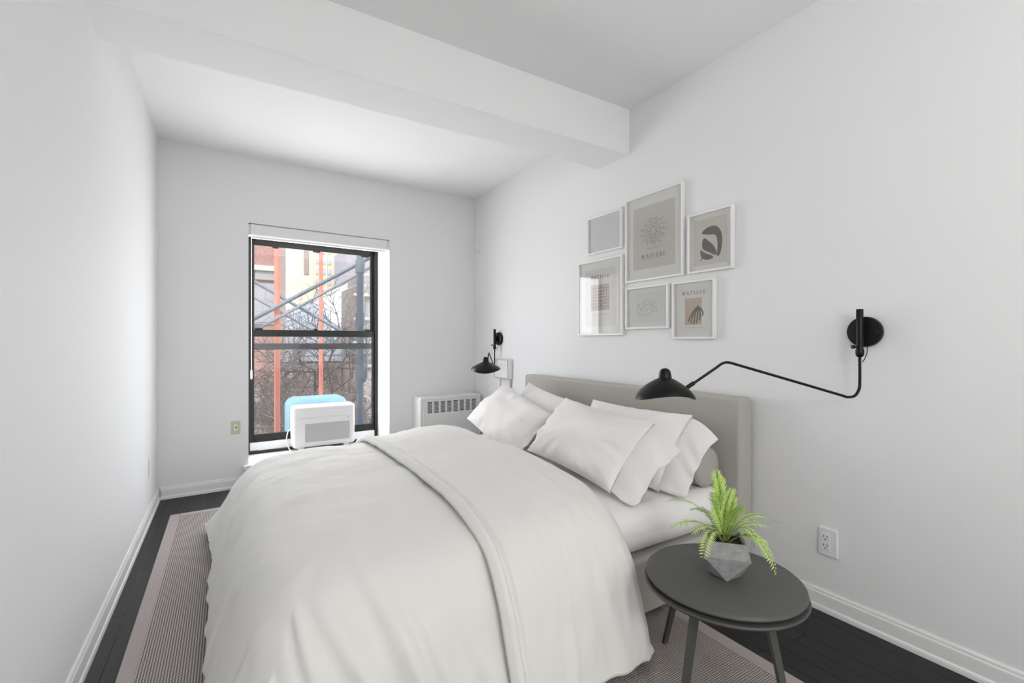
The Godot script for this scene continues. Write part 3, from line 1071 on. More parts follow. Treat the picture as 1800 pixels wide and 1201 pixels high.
func pictures() -> void:
	var paper := Color(0.8, 0.8, 0.78)
	var taupe := Color(0.72, 0.7, 0.67)
	var ink := Color(0.32, 0.31, 0.29)
	var faint := Color(0.53, 0.52, 0.5)
	for k in 6:
		var im := Image.create(220, 300, false, Image.FORMAT_RGB8)
		match k:
			0:                                            # blank pale grey sheet
				im = Image.create(64, 64, false, Image.FORMAT_RGB8)
				im.fill(Color(0.79, 0.79, 0.79))
			1:                                            # faint line drawing of a leafy wreath over lettering
				im.fill(taupe)
				for r in 3:
					for j in 13 - 2 * r:
						var a := TAU * j / (13 - 2 * r) + r * 0.4
						var c := Vector2(0.5 + cos(a) * (0.29 - 0.09 * r), 0.42 + sin(a) * (0.2 - 0.06 * r))
						stroke(im, arc(c, Vector2(0.05, 0.022), rad_to_deg(a) + 10, rad_to_deg(a) + 250, 10), 0.95, faint)
						stroke(im, [c, Vector2(0.5, 0.62)], 0.5, Color(0.65, 0.63, 0.6))
				stroke(im, [Vector2(0.36, 0.69), Vector2(0.5, 0.695), Vector2(0.66, 0.67)], 0.7, faint)
				stroke(im, [Vector2(0.33, 0.865), Vector2(0.55, 0.865)], 0.6, faint)
			2:                                            # dark abstract shapes: an arch and two leaves
				im.fill(Color(0.74, 0.725, 0.69))
				poly_fill(im, smooth2([Vector2(0.24, 0.3), Vector2(0.42, 0.2), Vector2(0.66, 0.2), Vector2(0.82, 0.34), Vector2(0.86, 0.55), Vector2(0.8, 0.8), Vector2(0.7, 0.84), Vector2(0.72, 0.6), Vector2(0.66, 0.4), Vector2(0.45, 0.36)]), ink)
				poly_fill(im, smooth2([Vector2(0.3, 0.42), Vector2(0.46, 0.5), Vector2(0.64, 0.66), Vector2(0.68, 0.82), Vector2(0.46, 0.74), Vector2(0.26, 0.62)]), ink)
				poly_fill(im, smooth2([Vector2(0.2, 0.66), Vector2(0.34, 0.74), Vector2(0.6, 0.85), Vector2(0.44, 0.9), Vector2(0.24, 0.84)]), ink)
				stroke(im, [Vector2(0.27, 0.84), Vector2(0.2, 0.9)], 3.0, ink)
			3:                                            # brown square with scattered pale dashes
				im.fill(Color(0.76, 0.745, 0.725))
				poly_fill(im, PackedVector2Array([Vector2(0.2, 0.28), Vector2(0.8, 0.28), Vector2(0.8, 0.72), Vector2(0.2, 0.72)]), Color(0.52, 0.46, 0.42))
				for j in 8:
					for i in 7:
						var a := (i * 37 + j * 61) % 180
						var c := Vector2(0.245 + 0.085 * i, 0.31 + 0.054 * j)
						var d := Vector2(cos(deg_to_rad(a)) * 0.032, sin(deg_to_rad(a)) * 0.02)
						stroke(im, [c - d, c + d], 2.0, Color(0.76, 0.74, 0.72))
				stroke(im, [Vector2(0.2, 0.8), Vector2(0.8, 0.8)], 0.7, faint)
			4:                                            # looping pencil lines
				im = Image.create(260, 260, false, Image.FORMAT_RGB8)
				im.fill(Color(0.775, 0.775, 0.755))
				stroke(im, Array(smooth2([Vector2(0.2, 0.65), Vector2(0.24, 0.35), Vector2(0.32, 0.6), Vector2(0.42, 0.3), Vector2(0.56, 0.28), Vector2(0.64, 0.45), Vector2(0.5, 0.6), Vector2(0.44, 0.45), Vector2(0.6, 0.4), Vector2(0.72, 0.55), Vector2(0.56, 0.72), Vector2(0.4, 0.78), Vector2(0.26, 0.72)], 10)), 1.3, faint)
				stroke(im, Array(smooth2([Vector2(0.66, 0.38), Vector2(0.78, 0.34), Vector2(0.72, 0.46), Vector2(0.82, 0.6), Vector2(0.62, 0.66)], 10, false)), 1.1, faint)
			5:                                            # tan panel with a dark striped leaf
				im.fill(Color(0.785, 0.785, 0.765))
				poly_fill(im, PackedVector2Array([Vector2(0.2, 0.24), Vector2(0.78, 0.24), Vector2(0.78, 0.84), Vector2(0.2, 0.84)]), Color(0.69, 0.61, 0.54))
				for j in 6:
					var u := j / 5.0
					stroke(im, Array(smooth2([Vector2(0.64, 0.44), Vector2(lerpf(0.5, 0.76, u), lerpf(0.54, 0.5, u)), Vector2(lerpf(0.36, 0.82, u), lerpf(0.7, 0.58, u)), Vector2(lerpf(0.33, 0.8, u), lerpf(0.76, 0.64, u) + 0.12 * sin(PI * u))], 10, false)), 5.0, ink)
				stroke(im, [Vector2(0.64, 0.48), Vector2(0.66, 0.41)], 2.5, ink)
				stroke(im, [Vector2(0.14, 0.9), Vector2(0.86, 0.9)], 0.8, Color(0.6, 0.59, 0.57))
		var m := mat("print_%d" % k, Color.WHITE, 0.8)
		m.albedo_texture = ImageTexture.create_from_image(im)
	mat("mat_board", paper, 0.85)
	mat("lettering_ink", Color(0.26, 0.25, 0.25), 0.8)
	var lab := [
		"small white framed blank pale grey print, topmost at the far left of the picture group",
		"largest white framed poster, faint leafy line drawing on taupe above serif lettering",
		"white framed print of dark curved shapes on beige, at the upper right of the group",
		"white framed poster with a brown patterned square under lettering, lower left of the group",
		"small white framed pencil loop drawing below the largest poster",
		"white framed poster with a dark striped leaf over a tan panel under lettering"]
	# depth span, height span, mat border (sides, top and bottom), lettering: size, place in the print
	var spec := [
		[2.24, 2.583, 1.822, 2.088, 0.03, 0.03], [1.753, 2.204, 1.582, 2.124, 0.062, 0.075], [1.444, 1.722, 1.582, 1.914, 0.038, 0.04],
		[2.235, 2.685, 1.243, 1.779, 0.07, 0.065], [1.858, 2.204, 1.28, 1.548, 0.045, 0.04], [1.549, 1.829, 1.2145, 1.545, 0.045, 0.04]]
	for k in 6:
		var s: Array = spec[k].duplicate()
		for j in 2: s[j] *= 1.0075
		for j in [2, 3]: s[j] = H + (s[j] - H) * 1.0075
		var w: float = s[1] - s[0]
		var h: float = s[3] - s[2]
		var xf := Transform3D(Basis(Vector3.UP, -PI / 2), V(WALL_R - 0.001, (s[2] + s[3]) / 2, (s[0] + s[1]) / 2))
		var t := thing("framed_picture", lab[k], "picture", xf, "white framed prints on the right wall")
		var fw := 0.012
		var fd := 0.026
		var mb := MB.new()
		for sg in [-1, 1]:
			mb.cbox(Vector3(sg * (w / 2 - fw / 2), 0, fd / 2), Vector3(fw, h, fd), 0.0015)
			mb.cbox(Vector3(0, sg * (h / 2 - fw / 2), fd / 2), Vector3(w - 2 * fw, fw, fd), 0.0015)
		part(t, "frame", mb, M.white_frame)
		mb = MB.new(); mb.cbox(Vector3(0, 0, 0.006), Vector3(w - 2 * fw, h - 2 * fw, 0.012), 0.0005); part(t, "mat_board", mb, M.mat_board)
		var pw: float = w / 2 - s[4]
		var ph: float = h / 2 - s[5]
		mb = MB.new(); mb.quad_uv(Vector3(-pw, ph, 0.0124), Vector3(pw, ph, 0.0124), Vector3(pw, -ph, 0.0124), Vector3(-pw, -ph, 0.0124), Vector3(0, 0, 1))
		var pr := part(t, "print", mb, M["print_%d" % k])
		if k in [1, 3, 5]:
			var tm := TextMesh.new()
			var sf := SystemFont.new()
			sf.font_names = PackedStringArray(["Droid Serif"])
			tm.font = sf
			tm.text = "M A T I S S E"
			tm.font_size = 32
			tm.depth = 0.0004
			var want: float = [0, 0.19, 0, 0.19, 0, 0.155][k]
			tm.pixel_size = 0.001
			var got := tm.get_aabb().size.x
			tm.pixel_size = 0.001 * want / maxf(got, 0.001)
			tm.material = M.lettering_ink
			var o := MeshInstance3D.new()
			o.name = "lettering"
			o.mesh = tm
			o.position = Vector3(0, [0, -0.62 * ph, 0, 0.72 * ph, 0, 0.76 * ph][k], 0.0128)
			pr.add_child(o)
		mb = MB.new()
		mb.face([Vector3(-w / 2 + fw, -h / 2 + fw, 0.02), Vector3(w / 2 - fw, -h / 2 + fw, 0.02), Vector3(w / 2 - fw, h / 2 - fw, 0.02), Vector3(-w / 2 + fw, h / 2 - fw, 0.02)], Vector3(0, 0, -1))
		part(t, "glazing", mb, M.glass)


# ---------------------------------------------------------------- wall lamps
func wall_lamp(which: String, at: Vector3, dir: Vector2) -> void:
	var lab := {"near": "black swing-arm wall lamp whose shade hangs over the near pillows", "far": "black swing-arm wall lamp in the far corner above the radiator cover"}
	var t := thing("wall_lamp", lab[which], "wall lamp", Transform3D(Basis(Vector3.UP, -PI / 2), at), "black wall lamps either side of the bed")
	var d := Vector3(dir.x, 0, dir.y).normalized()
	var piv := Vector3(0, 0, 0.058)
	var mb := MB.new()
	mb.lathe([Vector2(0, 0.0), Vector2(0.062, 0.0), Vector2(0.063, 0.003), Vector2(0.063, 0.02), Vector2(0.061, 0.024), Vector2(0.056, 0.026), Vector2(0, 0.026)], 48, Transform3D(Basis(Vector3.RIGHT, PI / 2), Vector3.ZERO))
	var pl := part(t, "wall_plate", mb, M.black_metal)
	for s in [-0.048, 0.048]:
		mb = MB.new(); mb.lathe([Vector2(0, 0.0), Vector2(0.004, 0.0), Vector2(0.004, 0.0015), Vector2(0, 0.002)], 12, Transform3D(Basis(Vector3.RIGHT, PI / 2), Vector3(s, 0, 0.026))); part(pl, "screw", mb, M.window_black)
	mb = MB.new(); mb.cbox(Vector3(0, 0, 0.038), Vector3(0.016, 0.05, 0.034), 0.003); part(t, "bracket", mb, M.black_metal)
	mb = MB.new()
	mb.lathe([Vector2(0, -0.052), Vector2(0.0125, -0.052), Vector2(0.0125, 0.091), Vector2(0.0115, 0.093), Vector2(0, 0.093)], 24, Transform3D(Basis(), piv)); part(t, "post", mb, M.black_metal)
	mb = MB.new()
	mb.lathe([Vector2(0, -0.104), Vector2(0.009, -0.104), Vector2(0.0145, -0.096), Vector2(0.0155, -0.08), Vector2(0.012, -0.066), Vector2(0.0125, -0.05), Vector2(0, -0.05)], 24, Transform3D(Basis(), piv)); part(t, "collar", mb, M.black_metal)
	mb = MB.new()
	var kd := (Vector3(-0.6, 0, 1) if which == "near" else Vector3(-0.3, 0, 1)).normalized()
	mb.tube([piv + Vector3(0, -0.062, 0), piv + Vector3(0, -0.062, 0) + kd * 0.03], 0.003)
	mb.tube([piv + Vector3(0, -0.062, 0) + kd * 0.022, piv + Vector3(0, -0.062, 0) + kd * 0.032], 0.0075, 0.0075, 12); part(t, "thumb_screw", mb, M.black_metal)
	# the bent arm: (along, height over the plate)
	var path := [Vector2(0, -0.1), Vector2(0, -0.2), Vector2(0.003, -0.235), Vector2(0.02, -0.262), Vector2(0.05, -0.268), Vector2(0.085, -0.258), Vector2(0.3, -0.195), Vector2(0.5, -0.137), Vector2(0.535, -0.127), Vector2(0.556, -0.126), Vector2(0.575, -0.134), Vector2(0.6, -0.152), Vector2(0.7, -0.22)]
	var pts := []
	for p in path: pts.append(piv + d * p.x + Vector3(0, p.y, 0))
	mb = MB.new(); mb.tube(curve(pts, 5), 0.0055, 0.0055, 12)
	part(t, "arm", mb, M.black_metal)
	mb = MB.new()
	mb.tube([piv + d * 0.685 + Vector3(0, -0.209, 0), piv + d * 0.69 + Vector3(0, -0.2125, 0), piv + d * 0.73 + Vector3(0, -0.2395, 0)], 0.0085, 0.0085, 14); part(t, "swivel_joint", mb, M.black_metal)
	# the shade: a flared bowl, dipping to both sides, with a rounded cap
	var c := piv + d * 0.803 + Vector3(0, -0.262, 0)
	var bas := Basis(d, Vector3.UP, d.cross(Vector3.UP)).orthonormalized()
	var bend := func(p: Vector3):
		var r := Vector2(p.x, p.z).length()
		var a := atan2(p.z, p.x)
		p.y -= 0.013 * cos(2.0 * a) * pow(r / 0.118, 3.0)
		return p
	mb = MB.new()
	var pr := []
	for k in 13:
		var u := k / 12.0
		pr.append(Vector2(0.118 - 0.094 * pow(u, 1.25), 0.074 * pow(u, 0.74)))
	var inner := []
	for k in 13:
		var p: Vector2 = pr[12 - k]
		inner.append(p - Vector2(0.0018, 0.0018))
	mb.lathe([Vector2(0.1165, -0.001)] + pr + [Vector2(0.02, 0.075)], 56, Transform3D(bas, c), bend)
	mb.lathe([Vector2(0.0, 0.072)] + inner, 56, Transform3D(bas, c), bend)
	var sh := part(t, "lamp_shade", mb, M.black_metal)
	mb = MB.new()
	mb.lathe([Vector2(0.026, 0.068), Vector2(0.0255, 0.078), Vector2(0.0235, 0.092), Vector2(0.0195, 0.104), Vector2(0.0125, 0.111), Vector2(0.0, 0.1135)], 32, Transform3D(bas, c)); part(sh, "cap", mb, M.black_metal)
	mb = MB.new()
	mb.lathe([Vector2(0, 0.06), Vector2(0.016, 0.058), Vector2(0.018, 0.03), Vector2(0.026, 0.016), Vector2(0.026, 0.008), Vector2(0.016, -0.002), Vector2(0, -0.004)], 24, Transform3D(bas, c)); part(sh, "bulb", mb, M.white_plastic)
	mb = MB.new()
	mb.tube(curve([Vector3(0.012, -0.055, 0.022), Vector3(0.016, -0.085, 0.034), Vector3(0.014, -0.11, 0.05), Vector3(0.008, -0.125, 0.056)], 5), 0.0018)
	part(t, "flex", mb, M.window_black)


# ---------------------------------------------------------------- sockets, radiator cover and the like
func fittings() -> void:
	# double socket on the right wall
	var t := thing("power_outlet", "white double power outlet low on the right wall beside the side table", "power outlet", Transform3D(Basis(Vector3.UP, -PI / 2), V(WALL_R, 0.312, 1.013)))
	var mb := MB.new(); mb.cbox(Vector3(0, 0, 0.005), Vector3(0.076, 0.122, 0.01), 0.003); part(t, "cover_plate", mb, M.white_plastic)
	mb = MB.new(); mb.cbox(Vector3(-0.008, 0, 0.0105), Vector3(0.036, 0.074, 0.003), 0.001)
	var face := part(t, "receptacle", mb, M.white_plastic)
	mb = MB.new()
	for s in [-0.019, 0.019]:
		mb.cbox(Vector3(-0.0155, s + 0.005, 0.0122), Vector3(0.003, 0.009, 0.0008), 0.0002)
		mb.cbox(Vector3(-0.0015, s + 0.005, 0.0122), Vector3(0.003, 0.008, 0.0008), 0.0002)
		mb.lathe([Vector2(0, 0), Vector2(0.003, 0), Vector2(0.003, 0.0008), Vector2(0, 0.0008)], 10, Transform3D(Basis(Vector3.RIGHT, PI / 2), Vector3(-0.0085, s - 0.008, 0.0118)))
	part(face, "slots", mb, M.slot_dark)
	# old socket on the far wall
	t = thing("power_outlet", "yellowed old power outlet on the far wall left of the window", "power outlet", FW * Transform3D(Basis(), Vector3(0.489, 0.497, 0)))
	mb = MB.new(); mb.cbox(Vector3(0, 0, 0.003), Vector3(0.066, 0.105, 0.006), 0.002); part(t, "cover_plate", mb, M.outlet_green)
	mb = MB.new(); mb.cbox(Vector3(0.0, 0, 0.007), Vector3(0.024, 0.05, 0.003), 0.001)
	face = part(t, "receptacle", mb, M.white_plastic)
	mb = MB.new(); mb.lathe([Vector2(0, 0), Vector2(0.006, 0), Vector2(0.006, 0.001), Vector2(0, 0.001)], 10, Transform3D(Basis(Vector3.RIGHT, PI / 2), Vector3(0.002, 0.004, 0.0083)))
	mb.cbox(Vector3(0.002, -0.01, 0.0088), Vector3(0.005, 0.012, 0.001), 0.0003)
	part(face, "slots", mb, M.slot_dark)
	# socket on the left wall, seen edge-on
	t = thing("power_outlet", "white power outlet on the left wall near the far corner", "power outlet", Transform3D(Basis(Vector3.UP, PI / 2), V(WALL_L, 0.35, 3.93)))
	mb = MB.new(); mb.cbox(Vector3(0, 0, 0.003), Vector3(0.076, 0.122, 0.006), 0.002); part(t, "cover_plate", mb, M.white_plastic)
	mb = MB.new(); mb.cbox(Vector3(0, 0, 0.0065), Vector3(0.034, 0.068, 0.002), 0.0008); part(t, "receptacle", mb, M.white_plastic)
	# small sensor high in the far right corner
	t = thing("wall_sensor", "tiny white sensor box high on the right wall by the far corner", "sensor", Transform3D(Basis(Vector3.UP, -PI / 2), V(WALL_R, 2.19, 4.36)))
	mb = MB.new(); mb.cbox(Vector3(0, 0, 0.012), Vector3(0.05, 0.11, 0.024), 0.004); part(t, "housing", mb, M.white_plastic)
	mb = MB.new(); mb.cbox(Vector3(0, -0.035, 0.0245), Vector3(0.02, 0.01, 0.002), 0.0006); part(t, "lens", mb, M.grey_plastic)
	# white box and conduit on the wall under the far lamp
	t = thing("junction_box", "shallow white junction box on the right wall under the far wall lamp", "junction box", Transform3D(Basis(Vector3.UP, -PI / 2), V(WALL_R, 0.94, 3.82)))
	mb = MB.new(); mb.cbox(Vector3(0, 0, 0.022), Vector3(0.27, 0.19, 0.044), 0.005); part(t, "box", mb, M.white_plastic)
	mb = MB.new()
	for s in [-1, 1]:
		mb.cbox(Vector3(s * 0.125, 0, 0.046), Vector3(0.008, 0.18, 0.004), 0.001)
		mb.cbox(Vector3(0, s * 0.086, 0.046), Vector3(0.258, 0.008, 0.004), 0.001)
	part(t, "cover_edge", mb, M.grey_plastic)
	mb = MB.new(); mb.tube([Vector3(0.12, -0.095, 0.012), Vector3(0.12, -0.9, 0.012)], 0.0085, 0.0085, 10); part(t, "conduit", mb, M.grey_plastic)
	mb = MB.new(); mb.tube([Vector3(-0.08, -0.095, 0.006), Vector3(-0.08, -0.9, 0.006)], 0.003, 0.003, 6); part(t, "cable", mb, M.grey_plastic)
	# radiator cover: a box with a slotted front in a raised frame
	t = thing("radiator_cover", "white painted radiator cover with a slotted grille in the far right corner", "radiator cover", FW * Transform3D(Basis(), Vector3(2.34, 0, 0)))
	var w := 0.666
	var hh := 0.655
	var dp := 0.2
	mb = MB.new()
	mb.cbox(Vector3(-w / 2 + 0.012, hh / 2 - 0.01, dp / 2), Vector3(0.024, hh - 0.02, dp), 0.002)
	mb.cbox(Vector3(w / 2 - 0.012, hh / 2 - 0.01, dp / 2), Vector3(0.024, hh - 0.02, dp), 0.002)
	mb.cbox(Vector3(0, hh / 2 - 0.01, 0.01), Vector3(w - 0.05, hh - 0.02, 0.016), 0.002)
	part(t, "body", mb, M.trim_paint)
	mb = MB.new(); mb.cbox(Vector3(0, hh - 0.01, dp / 2 + 0.004), Vector3(w, 0.02, dp + 0.008), 0.003); part(t, "top_board", mb, M.trim_paint)
	# front sheet with eight columns of slots
	mb = MB.new()
	var c0 := -w / 2 + 0.075
	var pitch := 0.0695
	var sw := 0.05
	var ya := 0.5
	var yb := 0.607
	var zf := dp - 0.006
	mb.cbox(Vector3(0, ya / 2, zf), Vector3(w - 0.05, ya, 0.008), 0.001)
	mb.cbox(Vector3(0, (yb + hh - 0.02) / 2, zf), Vector3(w - 0.05, hh - 0.02 - yb, 0.008), 0.001)
	var px := -w / 2 + 0.025
	for k in 9:
		var xa := px
		var xb: float = c0 + pitch * k if k < 8 else w / 2 - 0.025
		if xb > xa: mb.cbox(Vector3((xa + xb) / 2, (ya + yb) / 2, zf), Vector3(xb - xa, yb - ya + 0.001, 0.008), 0.0005)
		px = xb + sw
	var sheet := part(t, "front_panel", mb, M.trim_paint)
	mb = MB.new()
	for k in 8:
		for j in 9:
			mb.cbox(Vector3(c0 + pitch * k + sw / 2, ya + 0.0107 * (j + 1), zf), Vector3(sw, 0.0042, 0.006), 0.0008)
	part(sheet, "grille_bars", mb, M.trim_paint).set_meta("kind", "stuff")
	mb = MB.new(); mb.cbox(Vector3(0, (ya + yb) / 2, dp - 0.06), Vector3(w - 0.05, 0.16, 0.01), 0.001); part(t, "shade_backing", mb, M.slot_dark)  # dark sheet stands for the shade inside the cover, behind the slots
	mb = MB.new()
	mb.cbox(Vector3(-w / 2 + 0.035, 0.315, dp + 0.001), Vector3(0.014, 0.62, 0.01), 0.003)
	mb.cbox(Vector3(w / 2 - 0.045, 0.315, dp + 0.001), Vector3(0.014, 0.62, 0.01), 0.003)
	mb.cbox(Vector3(-0.005, 0.622, dp + 0.001), Vector3(w - 0.07, 0.014, 0.01), 0.003)
	part(t, "raised_frame", mb, M.trim_paint)


# ---------------------------------------------------------------- what the window looks at
func outside() -> void:
	var brick := mat("red_brick", Color.WHITE, 0.9)
	brick.albedo_texture = noise_tex(0.05, 512, Color(0.56, 0.4, 0.36), Color(0.7, 0.55, 0.5), 40, 5)
	triplanar(brick, 0.5)
	mat("pale_stone", Color(0.78, 0.77, 0.75), 0.9)
	mat("grey_stone", Color(0.63, 0.61, 0.59), 0.9)
	mat("tan_brick", Color(0.85, 0.8, 0.71), 0.9)
	mat("orange_brick", Color(0.87, 0.76, 0.64), 0.9)
	mat("brown_brick", Color(0.6, 0.53, 0.49), 0.9)
	mat("grey_brick", Color(0.62, 0.61, 0.63), 0.9)
	mat("pane_blue", Color(0.66, 0.72, 0.78), 0.3)
	var sl := mat("slate", Color.WHITE, 0.8)
	sl.albedo_texture = noise_tex(0.04, 256, Color(0.74, 0.75, 0.75), Color(0.87, 0.87, 0.86), 41, 4)
	triplanar(sl, 0.4)
	mat("orange_wrap", Color(0.9, 0.53, 0.43), 0.6)
	mat("steel_blue", Color(0.41, 0.45, 0.48), 0.6)
	mat("galvanised", Color(0.5, 0.53, 0.55), 0.6)
	var yard := mat("yard", Color.WHITE, 1.0)
	yard.albedo_texture = noise_tex(0.03, 512, Color(0.58, 0.51, 0.46), Color(0.78, 0.71, 0.66), 42, 5)
	triplanar(yard, 0.3)
	mat("bark", Color(0.33, 0.29, 0.27), 0.9)
	mat("bark_pale", Color(0.64, 0.59, 0.55), 0.9)
	mat("twig", Color(0.42, 0.37, 0.34), 0.9)

	# the ground behind the houses
	var mb := MB.new()
	mb.cbox(V(6, -5.2, 40), Vector3(60, 0.4, 68), 0.01)
	var gr := part(self, "yard", mb, M.yard)
	gr.set_meta("kind", "structure")

	# red brick building at the left
	var t := thing("brick_building", "red brick building with a pale stone band at the left of the window view", "building", Transform3D(Basis(), V(-1.9, -5, 19)))
	mb = MB.new(); mb.cbox(Vector3(0, 7.5, 0), Vector3(6.85, 15, 6), 0.02); part(t, "wall", mb, M.red_brick)
	mb = MB.new(); mb.cbox(Vector3(0, 8.42, 3.06), Vector3(6.9, 0.16, 0.16), 0.02); part(t, "stone_band", mb, M.pale_stone)
	mb = MB.new(); mb.cbox(Vector3(2.95, 8.2, 3.03), Vector3(0.7, 0.28, 0.08), 0.02); part(t, "lintel", mb, M.grey_stone)
	mb = MB.new(); mb.cbox(Vector3(2.95, 7.3, 3.0), Vector3(0.6, 1.3, 0.06), 0.01)
	for k in 3:
		var q := MB.new(); q.cbox(Vector3(2.9, [4.2, 1.6, 7.35][k], 3.01), Vector3(0.62, 1.25, 0.08), 0.01)
		var wn := part(t, "window", q, M.grey_stone)
		q = MB.new(); q.cbox(Vector3(2.9, [4.2, 1.6, 7.35][k], 3.06), Vector3(0.5, 1.12, 0.02), 0.004); part(wn, "pane", q, M.grey_brick)
	mb = MB.new(); mb.cbox(Vector3(3.33, 7.5, 3.08), Vector3(0.2, 15, 0.16), 0.01); part(t, "pilaster", mb, M.brown_brick)

	# tan tower far behind
	t = thing("apartment_tower", "tall tan and orange apartment tower far behind the yard", "building", Transform3D(Basis(), V(7.2, -5, 49)))
	mb = MB.new(); mb.cbox(Vector3(-1.9, 12, 0), Vector3(2.5, 24, 7.4), 0.02); mb.cbox(Vector3(1.45, 12, 0), Vector3(4.2, 24, 8), 0.02); part(t, "wall", mb, M.orange_brick)
	mb = MB.new(); mb.cbox(Vector3(-1.85, 12, 3.85), Vector3(2.44, 24, 0.4), 0.02); part(t, "end_wall", mb, M.tan_brick)
	mb = MB.new(); mb.cbox(Vector3(-1.2, 17.4, 4.08), Vector3(0.42, 10.4, 0.1), 0.01); part(t, "recess", mb, M.brown_brick)
	for s in [0.0, 0.95]:
		mb = MB.new(); mb.cbox(Vector3(-0.45 + s, 12, 4.03), Vector3(0.12, 24, 0.1), 0.01); part(t, "pilaster", mb, M.tan_brick)
	for cx in [-0.2, 0.3, 0.78, 1.45, 2.05, 2.9]:
		for k in 9:
			var q := MB.new(); q.cbox(Vector3(cx, 8.8 + k * 0.95, 4.0), Vector3(0.34, 0.62, 0.08), 0.01)
			var wn := part(t, "window", q, M.pale_stone)
			q = MB.new(); q.cbox(Vector3(cx, 8.8 + k * 0.95, 4.05), Vector3(0.25, 0.5, 0.03), 0.004); part(wn, "pane", q, M.pane_blue)

	# grey tower beside it
	t = thing("grey_tower", "narrow grey tower to the right of the tan apartment tower", "building", Transform3D(Basis(), V(9.05, -5, 41)))
	mb = MB.new(); mb.cbox(Vector3(0, 6.9, 0), Vector3(1.9, 13.8, 5), 0.02); part(t, "wall", mb, M.grey_brick)
	for k in 6:
		mb = MB.new(); mb.cbox(Vector3(0.3, 5.5 + k * 1.3, 2.5), Vector3(0.4, 0.8, 0.08), 0.01); part(t, "window", mb, M.pane_blue)

	# house with the pale slate roof
	t = thing("slate_roofed_house", "low house with a steep pale grey slate roof in the middle of the window view", "house", Transform3D(Basis(), V(3.9, -5, 26)))
	mb = MB.new(); mb.cbox(Vector3(0.1, 2.5, 0), Vector3(5.0, 6.0, 5), 0.02); part(t, "wall", mb, M.grey_stone)
	mb = MB.new()
	var e0 := Vector3(-2.3, 5.3, 3.4); var e1 := Vector3(2.2, 5.3, 3.4)
	var g0 := Vector3(-1.9, 7.4, 1.4); var g1 := Vector3(1.6, 9.2, 0.2)
	var b0 := Vector3(-2.3, 5.3, -2.8); var b1 := Vector3(2.2, 5.3, -2.8)
	var ctr := Vector3(0, 5.4, 0)
	mb.face([e0, e1, g1, g0], ctr); mb.face([b0, b1, g1, g0], ctr); mb.face([e0, g0, b0], ctr); mb.face([e1, g1, b1], ctr); mb.face([e0, e1, b1, b0], Vector3(0, 9, 0))
	var rf := part(t, "roof", mb, M.slate)
	mb = MB.new(); mb.tube([g0, g1], 0.09, 0.09, 8); part(rf, "ridge_cap", mb, M.pale_stone)
	for k in 9:
		mb = MB.new()
		var u := 0.08 + k * 0.1
		mb.tube([e0.lerp(g0, u) + Vector3(0, 0.02, 0.02), e1.lerp(g1, u) + Vector3(0, 0.02, 0.02)], 0.018, 0.018, 4); part(rf, "slate_course", mb, M.galvanised)
	# low walls behind the branches
	t = thing("back_building", "low brown brick building behind the bare branches", "building", Transform3D(Basis(), V(2.95, -5, 22.0)))
	mb = MB.new(); mb.cbox(Vector3(0, 2.6, 0), Vector3(2.75, 5.2, 0.9), 0.02); part(t, "wall", mb, M.yard)
	mb = MB.new(); mb.cbox(Vector3(-0.3, 4.75, 0.47), Vector3(1.1, 0.6, 0.1), 0.02); part(t, "window", mb, M.pale_stone)
	mb = MB.new(); mb.cbox(Vector3(-0.75, 3.4, 0.47), Vector3(0.8, 0.9, 0.1), 0.02); part(t, "window", mb, M.grey_stone)
	# ornate stone front at the right
	t = thing("stone_house", "grey-brown stone house front at the right edge of the window view", "house", Transform3D(Basis(), V(5.7, -5, 20.5)))
	mb = MB.new(); mb.cbox(Vector3(0, 4.25, 0), Vector3(2.6, 8.5, 3), 0.05); mb.cbox(Vector3(-0.3, 8.7, 0), Vector3(1.6, 0.6, 2.4), 0.08); part(t, "wall", mb, M.grey_stone)
	for k in 4:
		mb = MB.new(); mb.cbox(Vector3(-0.1, 5.2 + k * 0.95, 1.55), Vector3(2.7, 0.12, 0.2), 0.03); part(t, "cornice", mb, M.pale_stone)
	for s in [-1.1, -0.35, 0.4]:
		mb = MB.new(); mb.tube([Vector3(s, 5.0, 1.55), Vector3(s, 8.2, 1.55)], 0.12, 0.1, 10); part(t, "column", mb, M.grey_stone)
		mb = MB.new(); mb.cbox(Vector3(s + 0.37, 6.9, 1.52), Vector3(0.36, 1.3, 0.06), 0.01); part(t, "window", mb, M.grey_brick)

	# scaffold: wrapped orange posts, a steel post and braces
	var sc := [["scaffold_post", "orange scaffold post nearest the left of the window", 0.489, 6.0, 0.031, "orange_wrap"], ["scaffold_post", "thinner orange scaffold post behind the braces, at the middle of the window", 1.061, 6.6, 0.026, "orange_wrap"], ["scaffold_post", "thick blue-grey steel scaffold post at the right of the window", 1.334, 5.6, 0.04, "steel_blue"]]
	for s in sc:
		t = thing(s[0], s[1], "scaffold post", Transform3D(Basis(), V(s[2], -5, s[3])))
		mb = MB.new(); mb.tube([Vector3(0, 0, 0), Vector3(0, 8.4, 0)], s[4], s[4], 14); part(t, "tube", mb, M[s[5]])
		mb = MB.new(); mb.cbox(Vector3(0, 0.02, 0), Vector3(0.16, 0.04, 0.16), 0.004); part(t, "base_plate", mb, M.galvanised)
		if s[5] == "steel_blue":
			for k in 4:
				mb = MB.new(); mb.tube([Vector3(0, 5.15 + k * 0.62, 0), Vector3(0, 5.3 + k * 0.62, 0)], 0.055, 0.055, 12); part(t, "coupler", mb, M.steel_blue)
			mb = MB.new(); mb.tube(curve([Vector3(0.07, 6.35, 0.02), Vector3(0.07, 5.9, 0.02), Vector3(0.06, 5.75, 0.02), Vector3(0.0, 5.72, 0.02)], 4), 0.014); part(t, "cable", mb, M.steel_blue)
